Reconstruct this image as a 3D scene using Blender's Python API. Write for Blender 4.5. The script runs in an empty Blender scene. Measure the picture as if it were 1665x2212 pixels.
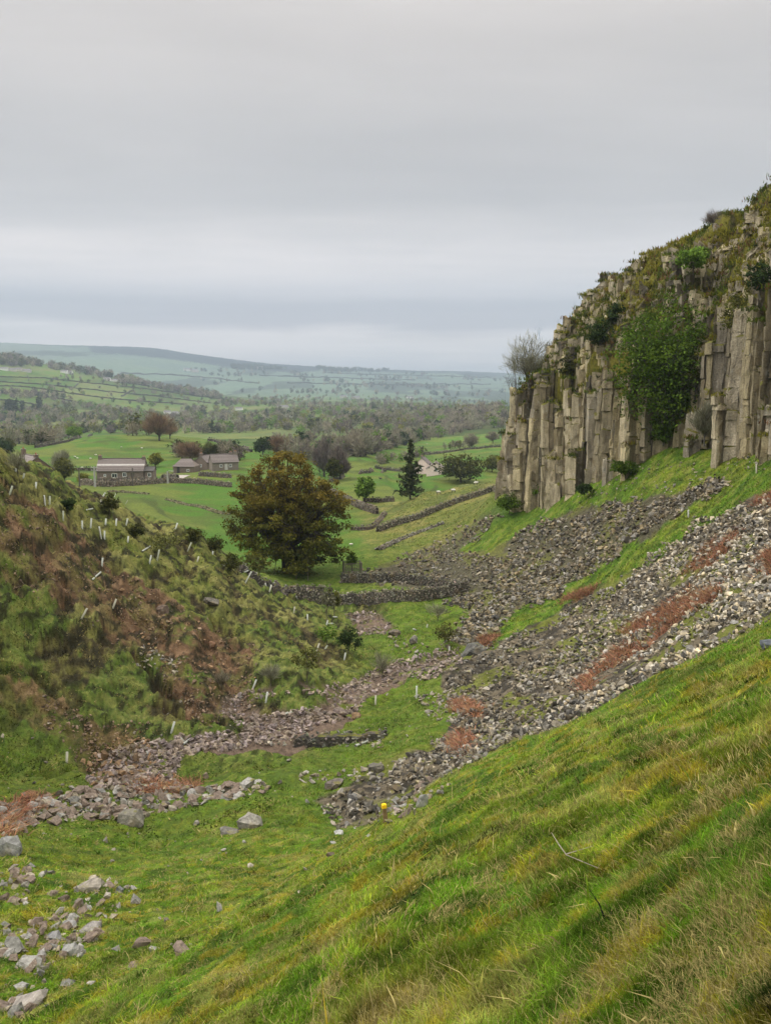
import bpy, math, random
import numpy as np
from mathutils import Vector, Matrix

# ------------------------------------------------------------------ camera, sky, sun, exposure
SC = bpy.context.scene
COL = SC.collection
CW, CH, F, HORV = 1665.0, 2212.0, 1916.0, 830.0
PITCH = math.atan((CH / 2 - HORV) / F)
cam_d = bpy.data.cameras.new('camera')
cam = bpy.data.objects.new('camera', cam_d)
COL.objects.link(cam)
cam_d.sensor_fit = 'VERTICAL'
cam_d.sensor_height = 36.0
cam_d.lens = 36.0 * F / CH
cam_d.clip_start = 0.1
cam_d.clip_end = 60000
cam.rotation_euler = (math.pi / 2 - PITCH, 0, 0)
SC.camera = cam

SUN_EL, SUN_AZ = math.radians(41), math.radians(-80)      # azimuth measured from +Y towards +X
world = bpy.data.worlds.new('World')
SC.world = world
world.use_nodes = True


def build_world():
    nt = world.node_tree
    nt.nodes.clear()
    N = nt.nodes.new
    L = nt.links.new
    out = N('ShaderNodeOutputWorld')
    bg = N('ShaderNodeBackground')
    L(bg.outputs[0], out.inputs[0])
    tc = N('ShaderNodeTexCoord')
    sep = N('ShaderNodeSeparateXYZ')
    L(tc.outputs['Generated'], sep.inputs[0])

    def math_(op, a, b=None, c=None):
        n = N('ShaderNodeMath')
        n.operation = op
        for i, v in enumerate((a, b, c)):
            if v is None:
                continue
            if isinstance(v, (int, float)):
                n.inputs[i].default_value = v
            else:
                L(v, n.inputs[i])
        return n.outputs[0]

    z = sep.outputs[2]
    zc = math_('MAXIMUM', z, 0.015)
    # project the direction on a cloud deck: flat stratus seen in perspective gives thin bands low down
    inv = math_('DIVIDE', 1.0, math_('ADD', zc, 0.06))
    px = math_('MULTIPLY', sep.outputs[0], inv)
    py = math_('MULTIPLY', sep.outputs[1], inv)
    comb = N('ShaderNodeCombineXYZ')
    L(math_('MULTIPLY', px, 0.34), comb.inputs[0])
    L(py, comb.inputs[1])

    def noise(scale, detail, rough, dist, vec, w):
        n = N('ShaderNodeTexNoise')
        n.noise_dimensions = '4D'
        n.inputs['W'].default_value = w
        n.inputs['Scale'].default_value = scale
        n.inputs['Detail'].default_value = detail
        n.inputs['Roughness'].default_value = rough
        n.inputs['Distortion'].default_value = dist
        L(vec, n.inputs['Vector'])
        return n.outputs[0]
    n1 = noise(0.42, 5, 0.55, 0.3, comb.outputs[0], 3.1)
    n2 = noise(1.5, 7, 0.6, 0.5, comb.outputs[0], 8.7)
    comb2 = N('ShaderNodeCombineXYZ')      # soft wide patches higher up
    L(math_('MULTIPLY', sep.outputs[0], 1.0), comb2.inputs[0])
    L(math_('MULTIPLY', z, 3.0), comb2.inputs[2])
    n3 = noise(2.3, 3, 0.45, 0.4, comb2.outputs[0], 1.4)
    # elevation wobble so that bands undulate
    comb3 = N('ShaderNodeCombineXYZ')
    L(sep.outputs[0], comb3.inputs[0])
    L(math_('MULTIPLY', z, 9.0), comb3.inputs[2])
    n4 = noise(1.6, 4, 0.5, 0.5, comb3.outputs[0], 5.2)
    comb4 = N('ShaderNodeCombineXYZ')
    L(sep.outputs[0], comb4.inputs[0])
    L(math_('MULTIPLY', z, 5.0), comb4.inputs[2])
    n5 = noise(7.0, 7, 0.62, 0.8, comb4.outputs[0], 2.2)
    zz = math_('ADD', z, math_('MULTIPLY', math_('SUBTRACT', n4, 0.5), 0.075))
    zz = math_('ADD', zz, math_('MULTIPLY', math_('SUBTRACT', n5, 0.5), 0.022))
    ramp = N('ShaderNodeValToRGB')
    cr = ramp.color_ramp
    L(zz, ramp.inputs[0])
    stops = [(0.0, (0.60, 0.66, 0.74)), (0.012, (0.58, 0.63, 0.70)), (0.028, (0.62, 0.64, 0.69)),
             (0.042, (0.90, 0.85, 0.84)), (0.056, (1.0, 0.91, 0.87)), (0.066, (0.53, 0.47, 0.48)),
             (0.084, (0.50, 0.445, 0.445)), (0.098, (0.76, 0.68, 0.66)), (0.125, (0.92, 0.83, 0.79)),
             (0.150, (0.64, 0.59, 0.57)), (0.19, (0.44, 0.41, 0.395)), (0.26, (0.42, 0.398, 0.388)),
             (0.34, (0.47, 0.445, 0.432)), (0.42, (0.54, 0.52, 0.51)), (0.62, (2.0, 1.97, 1.9)), (1.0, (3.0, 2.95, 2.85))]
    stops = [(p, (c[0] * 1.16, c[1] * 1.085, c[2] * 1.005)) if p < .5 else (p, c) for p, c in stops]
    while len(cr.elements) < len(stops):
        cr.elements.new(0.5)
    for e, (p, c) in zip(cr.elements, stops):
        e.position = p
        e.color = (*c, 1)
    mod = math_('ADD', math_('MULTIPLY', math_('SUBTRACT', n1, 0.5), 0.62),
                math_('ADD', math_('MULTIPLY', math_('SUBTRACT', n2, 0.5), 0.42),
                      math_('MULTIPLY', math_('SUBTRACT', n3, 0.5), 0.42)))
    mod = math_('ADD', mod, 1.0)
    # fade the streaks close to the horizon
    mix = N('ShaderNodeMix')
    mix.data_type = 'RGBA'
    mix.blend_type = 'MULTIPLY'
    mix.inputs[0].default_value = 1.0
    L(ramp.outputs[0], mix.inputs[6])
    cc = N('ShaderNodeCombineColor')
    for i in range(3):
        L(mod, cc.inputs[i])
    L(cc.outputs[0], mix.inputs[7])
    # physical sky above the cloud deck, seen only as a faint blue through it
    sky = N('ShaderNodeTexSky')
    sky.sky_type = 'NISHITA'
    sky.sun_disc = False
    sky.sun_elevation = SUN_EL
    sky.sun_rotation = SUN_AZ
    sk = N('ShaderNodeMix')
    sk.data_type = 'RGBA'
    sk.blend_type = 'ADD'
    sk.inputs[0].default_value = 0.006
    L(mix.outputs[2], sk.inputs[6])
    L(sky.outputs[0], sk.inputs[7])
    L(sk.outputs[2], bg.inputs[0])
    bg.inputs[1].default_value = 1.0


build_world()
sun_d = bpy.data.lights.new('sun', 'SUN')
sun_d.energy = 1.5
sun_d.angle = math.radians(14)
sun_d.color = (1.0, 0.965, 0.91)
sun = bpy.data.objects.new('sun', sun_d)
COL.objects.link(sun)
sdir = Vector((math.sin(SUN_AZ) * math.cos(SUN_EL), math.cos(SUN_AZ) * math.cos(SUN_EL), math.sin(SUN_EL)))
sun.rotation_euler = (-sdir).to_track_quat('-Z', 'Y').to_euler()
SC.view_settings.view_transform = 'Standard'
SC.view_settings.look = 'None'
SC.view_settings.exposure = 0.4
SC.view_settings.gamma = 1.0
SC.render.engine = 'CYCLES'
SC.cycles.max_bounces = 5
SC.cycles.diffuse_bounces = 3
SC.cycles.glossy_bounces = 2
SC.cycles.transmission_bounces = 2
SC.cycles.transparent_max_bounces = 6
SC.cycles.volume_bounces = 2
SC.cycles.use_denoising = True
SC.cycles.use_adaptive_sampling = True
SC.cycles.adaptive_threshold = 0.02

rng = np.random.default_rng(7)
random.seed(7)
R = math.radians

# ------------------------------------------------------------------ small numeric helpers
cp, sp = math.cos(PITCH), math.sin(PITCH)


def ray(u, v):
    cx = (np.asarray(u, float) - CW / 2) / F
    cz = -(np.asarray(v, float) - CH / 2) / F
    return cx, cp + cz * sp, -sp + cz * cp


def P(u, v, y):
    x, yy, z = ray(u, v)
    k = y / yy
    return np.array([x * k, yy * k, z * k])


def proj(x, y, z):
    f = y * cp - z * sp
    up = y * sp + z * cp
    f = np.maximum(f, 1e-3)
    return CW / 2 + F * x / f, CH / 2 - F * up / f


def hsh(ix, iy, seed):
    h = (ix.astype(np.int64) * 374761393 + iy.astype(np.int64) * 668265263 + seed * 974634777) & 0xffffffff
    h = ((h ^ (h >> 13)) * 1274126177) & 0xffffffff
    h = (h ^ (h >> 16)) & 0xffffff
    return h / float(0xffffff)


def vn(x, y, seed=0):
    x0 = np.floor(x); y0 = np.floor(y)
    fx = x - x0; fy = y - y0
    fx = fx * fx * (3 - 2 * fx); fy = fy * fy * (3 - 2 * fy)
    a = hsh(x0, y0, seed); b = hsh(x0 + 1, y0, seed); c = hsh(x0, y0 + 1, seed); d = hsh(x0 + 1, y0 + 1, seed)
    return (a * (1 - fx) + b * fx) * (1 - fy) + (c * (1 - fx) + d * fx) * fy


def fbm(x, y, seed=0, oct=4, gain=0.5):
    s = 0; a = 1; t = 0
    for o in range(oct):
        c, q = math.cos(o * 1.1), math.sin(o * 1.1)
        s = s + a * vn((x * c - y * q) * 2 ** o + 17.3 * o, (x * q + y * c) * 2 ** o - 9.1 * o, seed + o)
        t += a
        a *= gain
    return s / t


def sst(a, b, x):
    t = np.clip((x - a) / (b - a), 0, 1)
    return t * t * (3 - 2 * t)


def inpoly(u, v, poly):
    ins = np.zeros(np.shape(u), bool)
    n = len(poly)
    for i in range(n):
        x1, y1 = poly[i]; x2, y2 = poly[(i + 1) % n]
        if y1 == y2:
            continue
        c = ((y1 > v) != (y2 > v)) & (u < (x2 - x1) * (v - y1) / (y2 - y1) + x1)
        ins ^= c
    return ins


def segdist(u, v, pts):
    best = np.full(np.shape(u), 1e9)
    for (x1, y1), (x2, y2) in zip(pts[:-1], pts[1:]):
        dx, dy = x2 - x1, y2 - y1
        t = np.clip(((u - x1) * dx + (v - y1) * dy) / (dx * dx + dy * dy + 1e-9), 0, 1)
        best = np.minimum(best, np.hypot(u - x1 - t * dx, v - y1 - t * dy))
    return best

# ------------------------------------------------------------------ terrain
CTRL = """
0 2212 14|0 2000 22|0 1830 32|0 1740 40|0 1690 46|200 1690 47|200 1640 50|300 1900 30|150 2050 20|300 2212 9.5|540 1770 39
700 1700 46|600 1560 58|850 1640 50|830 1765 34|600 1900 26|450 1690 48
1665 1340 24|1400 1470 27|1100 1620 31|900 1710 34
1665 1367 30|1400 1500 33|1100 1648 36|900 1722 37
1665 1325 38|1400 1455 42|1100 1598 44|900 1690 42
1000 1400 76|1000 1550 56|1200 1400 68|1200 1500 52|1400 1300 66|1400 1150 80|1550 1200 62|1550 1080 76|1665 1030 70|1665 1180 52
1250 1200 92|1000 1300 96|1100 1200 106|950 1200 125|1050 1130 126
1085 1065 132|1140 1100 122|1250 1045 110|1400 1000 97|1500 985 90|1620 970 82|1700 950 77|1900 900 64|2200 900 45
700 1240 121|600 1240 118|850 1290 102|860 1350 90|700 1330 98|500 1470 66|350 1590 55|780 1440 75|850 1450 74|950 1450 70
0 1500 52|0 1300 58|0 1130 64|0 975 72|200 1500 56|200 1300 66|200 1150 76|230 1070 86|400 1400 66|400 1250 80|400 1145 92
600 1420 70|600 1350 80|600 1290 94|500 1205 98|700 1400 78|700 1375 84|300 1500 60|100 1015 79|-200 900 60|-200 1200 48|-200 1700 38|-200 1450 43
-500 1700 30|-500 1300 38|-500 900 48
0 1010 100|230 1098 115|400 1162 130|500 1225 125|480 1160 160|380 1130 170|350 1050 240|200 1042 250|0 1090 190|100 1090 190|-200 1080 190
270 1030 287|460 1015 290|450 1035 260|560 1100 200|600 1060 240|600 1000 330
200 1000 340|300 993 360|450 985 370|200 945 480|340 940 520|450 950 500|540 975 430|80 968 430|0 975 400|340 952 700|100 960 650|560 975 600|-200 970 430
0 935 1000|300 935 1000|600 935 1000|800 930 1000|0 900 1500|300 900 1600|600 900 1600|900 895 1600|600 880 2100|900 880 2100
0 770 2600|0 800 2300|0 870 1700|230 810 2700|230 850 2200|430 845 2900|430 880 2200|-300 740 2400|-300 850 1600
0 790 3300|230 822 3500|430 855 3600|-300 765 3300|600 862 3500|900 870 3200|600 890 1800
0 740 8000|200 748 8000|330 755 7600|400 765 7600|480 776 7600|600 790 7800|700 795 8000|900 801 8500|1090 808 9000|1665 812 9000|-300 740 8000
200 795 5200|50 785 5000|600 830 5000|900 838 5500|1050 842 5500|1665 845 5500|400 820 5200
0 770 12000|400 785 12000|800 812 12000|1300 815 12000|1665 815 12000
800 1100 190|740 1080 210|700 1040 260|800 1020 300|800 1050 340|730 1050 330|770 1000 400|925 1015 370|680 1000 400|650 960 600
900 980 520|1000 960 650|1080 930 850|950 930 1000|1080 900 1100|1080 880 1300|1080 893 1800|1300 890 1100|1665 900 1000|1300 940 600|1665 960 500
885 1075 230|830 1108 178|920 1064 185|1000 1047 190|1080 1037 200|920 1108 215|1000 1100 225|1080 1088 235|1200 1050 240|1400 1000 250|1665 950 250
860 1120 160|950 1095 165|1060 1070 165|800 1150 150|870 1170 140|780 1200 130|740 1130 165|660 1150 165|1000 1020 330|1080 1000 380
0 990 80|0 1045 92|100 1040 92|230 1090 96|380 1152 104|480 1205 110|50 1060 95|150 1062 95|300 1120 100
"""
cps = []
for ln in CTRL.strip().splitlines():
    for t in ln.split('|'):
        cps.append(P(*[float(k) for k in t.split()]))
for x, y in [(-6, 1), (-3, 1.5), (0, 1), (3, 1.5), (7, 1), (-5, 4), (-2, 4), (2, 4), (5, 4), (-4, 8), (0, 8), (5, 8), (10, 6), (0, 14), (5, 14), (10, 14), (16, 12),
             (4, 22), (9, 20), (0, 24), (20, 22), (-3, 18), (26, 10), (-14, 4)]:
    z = -1.7 + 0.55 * x - 0.447 * y
    if x < -1:
        z += 0.012 * (x + 1) ** 2
    cps.append(np.array([x, y, z]))
cps = np.array(cps)
KT = 4.0


def feat(x, y):
    return np.arctan2(x, y) * KT, np.log(np.hypot(x, y))


ca, cl = feat(cps[:, 0], cps[:, 1])
cq = cps[:, 2] / np.hypot(cps[:, 0], cps[:, 1])


def kern(d2):
    return 0.5 * d2 * np.log(d2 + 1e-9)


n = len(ca)
A = np.zeros((n + 3, n + 3))
A[:n, :n] = kern((ca[:, None] - ca) ** 2 + (cl[:, None] - cl) ** 2) + np.eye(n) * 0.0006
A[:n, n] = 1; A[:n, n + 1] = ca; A[:n, n + 2] = cl
A[n:, :n] = A[:n, n:].T
sol = np.linalg.solve(A, np.concatenate([cq, [0, 0, 0]]))


def rbf_q(a, l):
    a = np.asarray(a, float); l = np.asarray(l, float)
    sh = a.shape
    a = a.ravel().astype(np.float32); l = l.ravel().astype(np.float32)
    out = np.empty(a.size)
    w = sol[:n].astype(np.float32)
    caf, clf = ca.astype(np.float32), cl.astype(np.float32)
    for i in range(0, a.size, 20000):
        s = slice(i, i + 20000)
        d2 = (a[s, None] - caf) ** 2 + (l[s, None] - clf) ** 2
        out[s] = (0.5 * d2 * np.log(d2 + 1e-9)) @ w
    out += sol[n] + sol[n + 1] * a + sol[n + 2] * l
    return out.reshape(sh)


def base_z(x, y):
    x = np.asarray(x, float); y = np.asarray(y, float)
    a, l = feat(x, y)
    a = np.clip(a, -R(42) * KT, R(42) * KT)
    return rbf_q(a, l) * np.hypot(x, y)

# --- cliff line in plan, hill side is to the right of it
CL_RAW = [(90, 158), (45, 146), (27, 140)] + [tuple(P(u, v, d)[:2]) for u, v, d in
          [(1085, 1065, 132), (1140, 1100, 122), (1250, 1045, 110), (1400, 1000, 97), (1500, 962, 92.5), (1620, 955, 83.5), (1700, 950, 77)]] + [(38, 62), (44, 40), (52, 10)]
CL = np.array(CL_RAW, float)
#            pre  pre pre  A    B    C     D     E     F    G
CL_FT = np.array([-4, -3, -2.5, -2.2, -0.5, 1.2, 2.5, 6.0, 7.5, 8.0, 9, 9, 9])       # top of the vertical face
CL_SK = np.array([5, 5, 6, 8.0, 14.0, 17.0, 20.2, 22.8, 25, 26, 26, 26, 26])     # height of the skyline edge
CL_W = 11.0
CLs = np.concatenate([[0], np.cumsum(np.hypot(*np.diff(CL, axis=0).T))])


def cliff_sn(x, y):
    """arc position along the cliff foot and signed distance behind it (positive into the hill)"""
    best = np.full(x.shape, 1e9); s = np.zeros(x.shape); sg = np.ones(x.shape)
    for i in range(len(CL) - 1):
        ax, ay = CL[i]; bx, by = CL[i + 1]
        dx, dy = bx - ax, by - ay
        L2 = dx * dx + dy * dy
        t = np.clip(((x - ax) * dx + (y - ay) * dy) / L2, 0, 1)
        qx, qy = ax + t * dx, ay + t * dy
        d = np.hypot(x - qx, y - qy)
        m = d < best - 1e-6
        best = np.where(m, d, best)
        s = np.where(m, CLs[i] + t * math.sqrt(L2), s)
        cr = dx * (y - ay) - dy * (x - ax)
        sg = np.where(m, np.where(cr > 0, 1, -1), sg)
    return s, best * sg


S_GUL = float(np.interp(0, [0], [0]))
CL_SD, CL_SF = CLs[6], CLs[8]


def n_off(s):
    """buttresses stand forward (+), gullies go back (-)"""
    o = 2.6 * (fbm(s * 0.16, s * 0 + 3.3, 201, 3) - 0.5) + 1.3 * (vn(s * 0.6, s * 0 + 1.7, 203) - 0.5)
    o = o - 3.2 * np.exp(-((s - CL_SD - 2.0) / 3.2) ** 2) + 2.2 * sst(CL_SF - 2.2, CL_SF - 1.0, s) - 1.2 * np.exp(-((s - CL_SF + 4) / 2.5) ** 2)
    return o


def cliff_env(s, nn):
    ft = np.interp(s, CLs, CL_FT); sk = np.interp(s, CLs, CL_SK)
    t = np.clip((nn - 1.0) / (CL_W - 1.0), 0, 1)
    tt = t ** 0.85
    return ft + (sk - ft) * tt + np.clip(nn - CL_W, 0, 40) * 0.04


th_f = np.arange(-34, 34.001, 0.08)
th_c = 34 + np.cumsum(np.linspace(0.4, 5, 26))
TH = np.radians(np.concatenate([-th_c[::-1], th_f, th_c]))
rr = [1.6]
while rr[-1] < 12500:
    r = rr[-1]
    rr.append(r * (1 + (0.011 if r < 9 else 0.0042 if r < 150 else 0.0068)))
RR = np.array(rr)
GT, GR = np.meshgrid(TH, RR)
GX, GY = GR * np.sin(GT), GR * np.cos(GT)
GZ = rbf_q(np.clip(GT, -R(42), R(42)) * KT, np.log(GR)) * GR

# zones, outlined on the ground as it is seen (canvas units), with ragged edges
GU, GV = proj(GX, GY, GZ)
wob = 26 * (fbm(GX * 0.22, GY * 0.22, 3, 4) - 0.5) * np.clip(70 / GR, 0.15, 2.0) * 2.2
wob2 = 26 * (fbm(GX * 0.22, GY * 0.22, 13, 4) - 0.5) * np.clip(70 / GR, 0.15, 2.0) * 2.2
WU, WV = GU + wob, GV + wob2
near = (GR > 16) & (GR < 150)
Z_SCREE = [(1800, 1010), (1665, 1060), (1500, 1130), (1350, 1240), (1200, 1330), (1100, 1375), (1000, 1420), (950, 1480), (1000, 1540), (960, 1600), (800, 1690),
           (690, 1745), (760, 1765), (900, 1735), (1100, 1645), (1250, 1590), (1400, 1510), (1540, 1430), (1665, 1370), (1800, 1300)]
Z_UPPER = [(775, 1250), (830, 1225), (950, 1165), (1075, 1095), (1090, 1105), (990, 1195), (1050, 1200), (1180, 1128), (1300, 1095), (1440, 1072), (1560, 1035), (1590, 1045), (1500, 1090), (1400, 1150),
           (1250, 1255), (1130, 1320), (1010, 1400), (960, 1385), (1010, 1320), (960, 1290), (860, 1270)]
Z_STREAM = [(190, 1690), (205, 1640), (300, 1608), (420, 1590), (530, 1572), (470, 1535), (490, 1498), (560, 1488), (640, 1500), (720, 1482), (800, 1450),
            (870, 1425), (960, 1395), (1010, 1410), (965, 1450), (870, 1470), (790, 1510), (770, 1540), (620, 1600), (480, 1620), (390, 1640), (380, 1690), (250, 1715)]
Z_ISLE = [(535, 1520), (600, 1500), (690, 1500), (715, 1520), (640, 1535), (560, 1548)]
Z_STREAM2 = [(745, 1325), (810, 1318), (850, 1350), (830, 1372), (775, 1372), (765, 1350)]
Z_SOIL = [(0, 1050), (110, 1100), (220, 1200), (330, 1270), (430, 1340), (560, 1410), (560, 1470), (470, 1520), (400, 1510), (290, 1440), (180, 1330), (0, 1260), (-200, 1200), (-200, 1030)]
Z_SOIL2 = [(-100, 1460), (60, 1470), (200, 1540), (300, 1560), (330, 1610), (230, 1680), (175, 1670), (120, 1590), (0, 1530), (-100, 1520)]
Z_SOIL3 = [(400, 1500), (470, 1510), (560, 1490), (520, 1560), (420, 1560)]
BRACKEN = [[(1225, 1490), (1290, 1435), (1370, 1340), (1480, 1275), (1560, 1268), (1490, 1355), (1370, 1430), (1260, 1490)],
           [(1475, 1225), (1580, 1145), (1600, 1150), (1540, 1215), (1500, 1240)], [(1640, 1215), (1700, 1180), (1700, 1230)],
           [(1425, 1280), (1460, 1255), (1450, 1285)], [(975, 1510), (1045, 1515), (1035, 1545), (985, 1540)], [(985, 1585), (1025, 1590), (1010, 1620), (980, 1610)],
           [(1620, 1080), (1700, 1040), (1700, 1080)], [(1030, 1385), (1080, 1370), (1050, 1400)], [(1200, 1300), (1290, 1260), (1260, 1290)],
           [(1400, 960), (1330, 1010), (1290, 1030), (1310, 1000)], [(300, 1695), (420, 1690), (400, 1712), (310, 1710)], [(20, 1755), (90, 1720), (80, 1750), (30, 1770)],
           [(0, 1770), (40, 1780), (20, 1800), (0, 1800)]]
m_scree = (inpoly(WU, WV, Z_SCREE) & near & (GR > 30)).astype(float)
m_upper = (inpoly(WU, WV, Z_UPPER) & near).astype(float)
m_stream = (inpoly(WU, WV, Z_STREAM) & ~inpoly(WU, WV, Z_ISLE) & near).astype(float)
m_stream = np.maximum(m_stream, inpoly(WU, WV, Z_STREAM2) & near)
m_soil = ((inpoly(WU, WV, Z_SOIL) | inpoly(WU, WV, Z_SOIL2) | inpoly(WU, WV, Z_SOIL3)) & near & (GR < 105)).astype(float)
m_brk = np.zeros(GX.shape, bool)
for b in BRACKEN:
    m_brk |= inpoly(GU + wob * 0.8, GV + wob2 * 0.8, b) & near & (fbm(GX * .6, GY * .35, 445, 3) > .42)
m_brk = m_brk.astype(float)


def blur(a, k=2):
    for _ in range(k):
        a = (a + np.roll(a, 1, 0) + np.roll(a, -1, 0) + np.roll(a, 1, 1) + np.roll(a, -1, 1)) / 5
    return a


# relief
left = near * sst(0.0, -6.0, GX - (GY - 70) * 0.10) * sst(120, 98, GR) * sst(40, 55, GR + GX * 0.3)
terr = fbm(GX * 0.32 + GY * 0.28, GZ * 1.15 + 0.25 * fbm(GX * 0.4, GY * 0.4, 9, 2), 21, 4)
h = left * ((terr - 0.5) * 1.7 + (fbm(GX * 1.5, GY * 0.9 + GZ * .8, 23, 4) - 0.5) * 1.1)
gully = sst(0.57, 0.70, fbm(GX * 0.16 + GZ * 0.05, GY * 0.10, 77, 4))
h -= left * gully * 0.9 * blur(m_soil, 3)
SCARPS = [([(240, 1212), (330, 1240), (400, 1292), (440, 1332), (500, 1365), (560, 1395)], 9), ([(-60, 1350), (0, 1395), (60, 1450), (120, 1495), (175, 1540), (190, 1610), (185, 1650)], 11),
          ([(180, 1340), (215, 1375), (290, 1440), (370, 1490)], 7), ([(330, 1500), (400, 1545), (480, 1560)], 6), ([(60, 1690), (130, 1680), (185, 1650)], 5), ([(60, 1240), (130, 1260), (200, 1300)], 6)]
m_scarp = np.zeros(GX.shape)
for pl_, w_ in SCARPS:
    m_scarp = np.maximum(m_scarp, np.exp(-(segdist(WU, WV, pl_) / w_) ** 2) * near * (GR < 110))
m_scarp *= sst(.38, .5, fbm(GX * .5, GY * .5, 81, 3))
h -= m_scarp * 0.9
h -= 0.35 * sst(5, 2, GR)
h -= blur(m_stream, 4) * 0.55
fine = sst(150, 60, GR)
h += fine * (1 - left) * ((fbm(GX * 0.45, GY * 0.45, 31, 4) - 0.5) * 0.50) * sst(3, 16, GR)
h += fine * ((fbm(GX * 1.8, GY * 1.8, 37, 4) - 0.5) * 0.36) * sst(1.0, 12, GR)
floorb = near * (1 - left) * sst(32, 44, GR) * sst(14, 4, GX) * sst(118, 95, GR)
h += floorb * (fbm(GX * 0.16, GY * 0.16, 41, 4) - 0.5) * 2.2
m_bank = np.exp(-(segdist(GU, GV, [(600, 1612), (720, 1600), (830, 1595)]) / 9.0) ** 2) * near
h -= m_bank * 0.5
h += sst(120, 300, GR) * (fbm(GX / 45, GY / 45, 51, 4) - 0.5) * 2.2 * np.clip(GR / 900, 1.15, 8)
h += sst(900, 2500, GR) * (fbm(GX / 420, GY / 420, 53, 5) - 0.5) * 14 * np.clip(GR / 5000, 0.3, 1.4)
h += (m_scree + m_upper) * (fbm(GX * 0.8, GY * 0.8, 61, 3) - 0.5) * 0.6
GZ = GZ + h
hm_ = sst(150, 190, GR) * sst(760, 600, GR)
h2 = hm_ * 0.22 * np.sin(2 * math.pi * (GZ / 1.25 + 1.2 * fbm(GX / 40, GY / 40, 141, 3)))
GZ = GZ + h2
# cliff mass
sel = (GX > 8) & (GY > 5) & (GY < 420) & (GR < 430)
cs, cn = cliff_sn(GX[sel], GY[sel])
cn = cn + n_off(cs)
env = cliff_env(cs, cn) - 0.55 + (fbm(GX[sel] * 0.35, GY[sel] * 0.35, 71, 4) - 0.5) * 2.4 * sst(1, 5, cn)
far_in = sst(60, 130, cn)
env = env * (1 - far_in) + (GZ[sel]) * far_in
zz = GZ[sel]
zz = np.where(cn > 1.7, np.maximum(zz, env), zz)
GZ[sel] = zz
CN = np.full(GX.shape, -99.0); CN[sel] = cn
GU, GV = proj(GX, GY, GZ)

# --- what the eye first meets along a viewing ray: used to stand things on the ground
i0 = int(np.argmin(abs(TH - R(-34)))); i1 = int(np.argmin(abs(TH - R(34)))) + 1
QV = (GZ / GR)[:, i0:i1]
QM = np.maximum.accumulate(QV, axis=0)
THV = TH[i0:i1]


def hit(u, v, rmin=0.0):
    u = np.atleast_1d(np.asarray(u, float)); v = np.atleast_1d(np.asarray(v, float))
    x, y, z = ray(u, v)
    th = np.arctan2(x, y); q = z / np.hypot(x, y)
    j = np.clip(np.searchsorted(THV, th), 0, len(THV) - 1)
    k0 = int(np.searchsorted(RR, rmin)) if rmin > 0 else 0
    res = np.zeros((len(u), 3))
    for a in range(len(u)):
        colq = QM[:, j[a]] if k0 == 0 else np.maximum.accumulate(QV[k0:, j[a]])
        k = int(np.searchsorted(colq, q[a]))
        k += k0
        k = min(k, len(RR) - 1)
        if k > 0:
            qa, qb = QV[k - 1, j[a]], QV[k, j[a]]
            f_ = np.clip((q[a] - qa) / (qb - qa + 1e-12), 0, 1) if qb > qa else 1
            r = RR[k - 1] + (RR[k] - RR[k - 1]) * f_
        else:
            r = RR[0]
        res[a] = (r * math.sin(th[a]), r * math.cos(th[a]), r * q[a])
    return res


def ground(x, y):
    x = np.atleast_1d(np.asarray(x, float)); y = np.atleast_1d(np.asarray(y, float))
    th = np.arctan2(x, y); r = np.hypot(x, y)
    j = np.clip(np.searchsorted(TH, th) - 1, 0, len(TH) - 2); k = np.clip(np.searchsorted(RR, r) - 1, 0, len(RR) - 2)
    ft = np.clip((th - TH[j]) / (TH[j + 1] - TH[j]), 0, 1); fr = np.clip((r - RR[k]) / (RR[k + 1] - RR[k]), 0, 1)
    return (GZ[k, j] * (1 - ft) + GZ[k, j + 1] * ft) * (1 - fr) + (GZ[k + 1, j] * (1 - ft) + GZ[k + 1, j + 1] * ft) * fr


def at_grid(arr, x, y):
    th = np.arctan2(x, y); r = np.hypot(x, y)
    j = np.clip(np.searchsorted(TH, th), 0, len(TH) - 1); k = np.clip(np.searchsorted(RR, r), 0, len(RR) - 1)
    return arr[k, j]

# ------------------------------------------------------------------ mesh helpers


def tag(o, label=None, cat=None, group=None, kind=None):
    if label: o['label'] = label
    if cat: o['category'] = cat
    if group: o['group'] = group
    if kind: o['kind'] = kind
    return o


def link(o, parent=None):
    COL.objects.link(o)
    if parent is not None:
        o.parent = parent
    return o


def empty(name, loc=(0, 0, 0), rz=0, scale=1.0):
    o = bpy.data.objects.new(name, None)
    o.empty_display_size = 0.2
    o.location = loc
    o.rotation_euler = (0, 0, rz)
    o.scale = (scale,) * 3
    return link(o)


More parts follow.
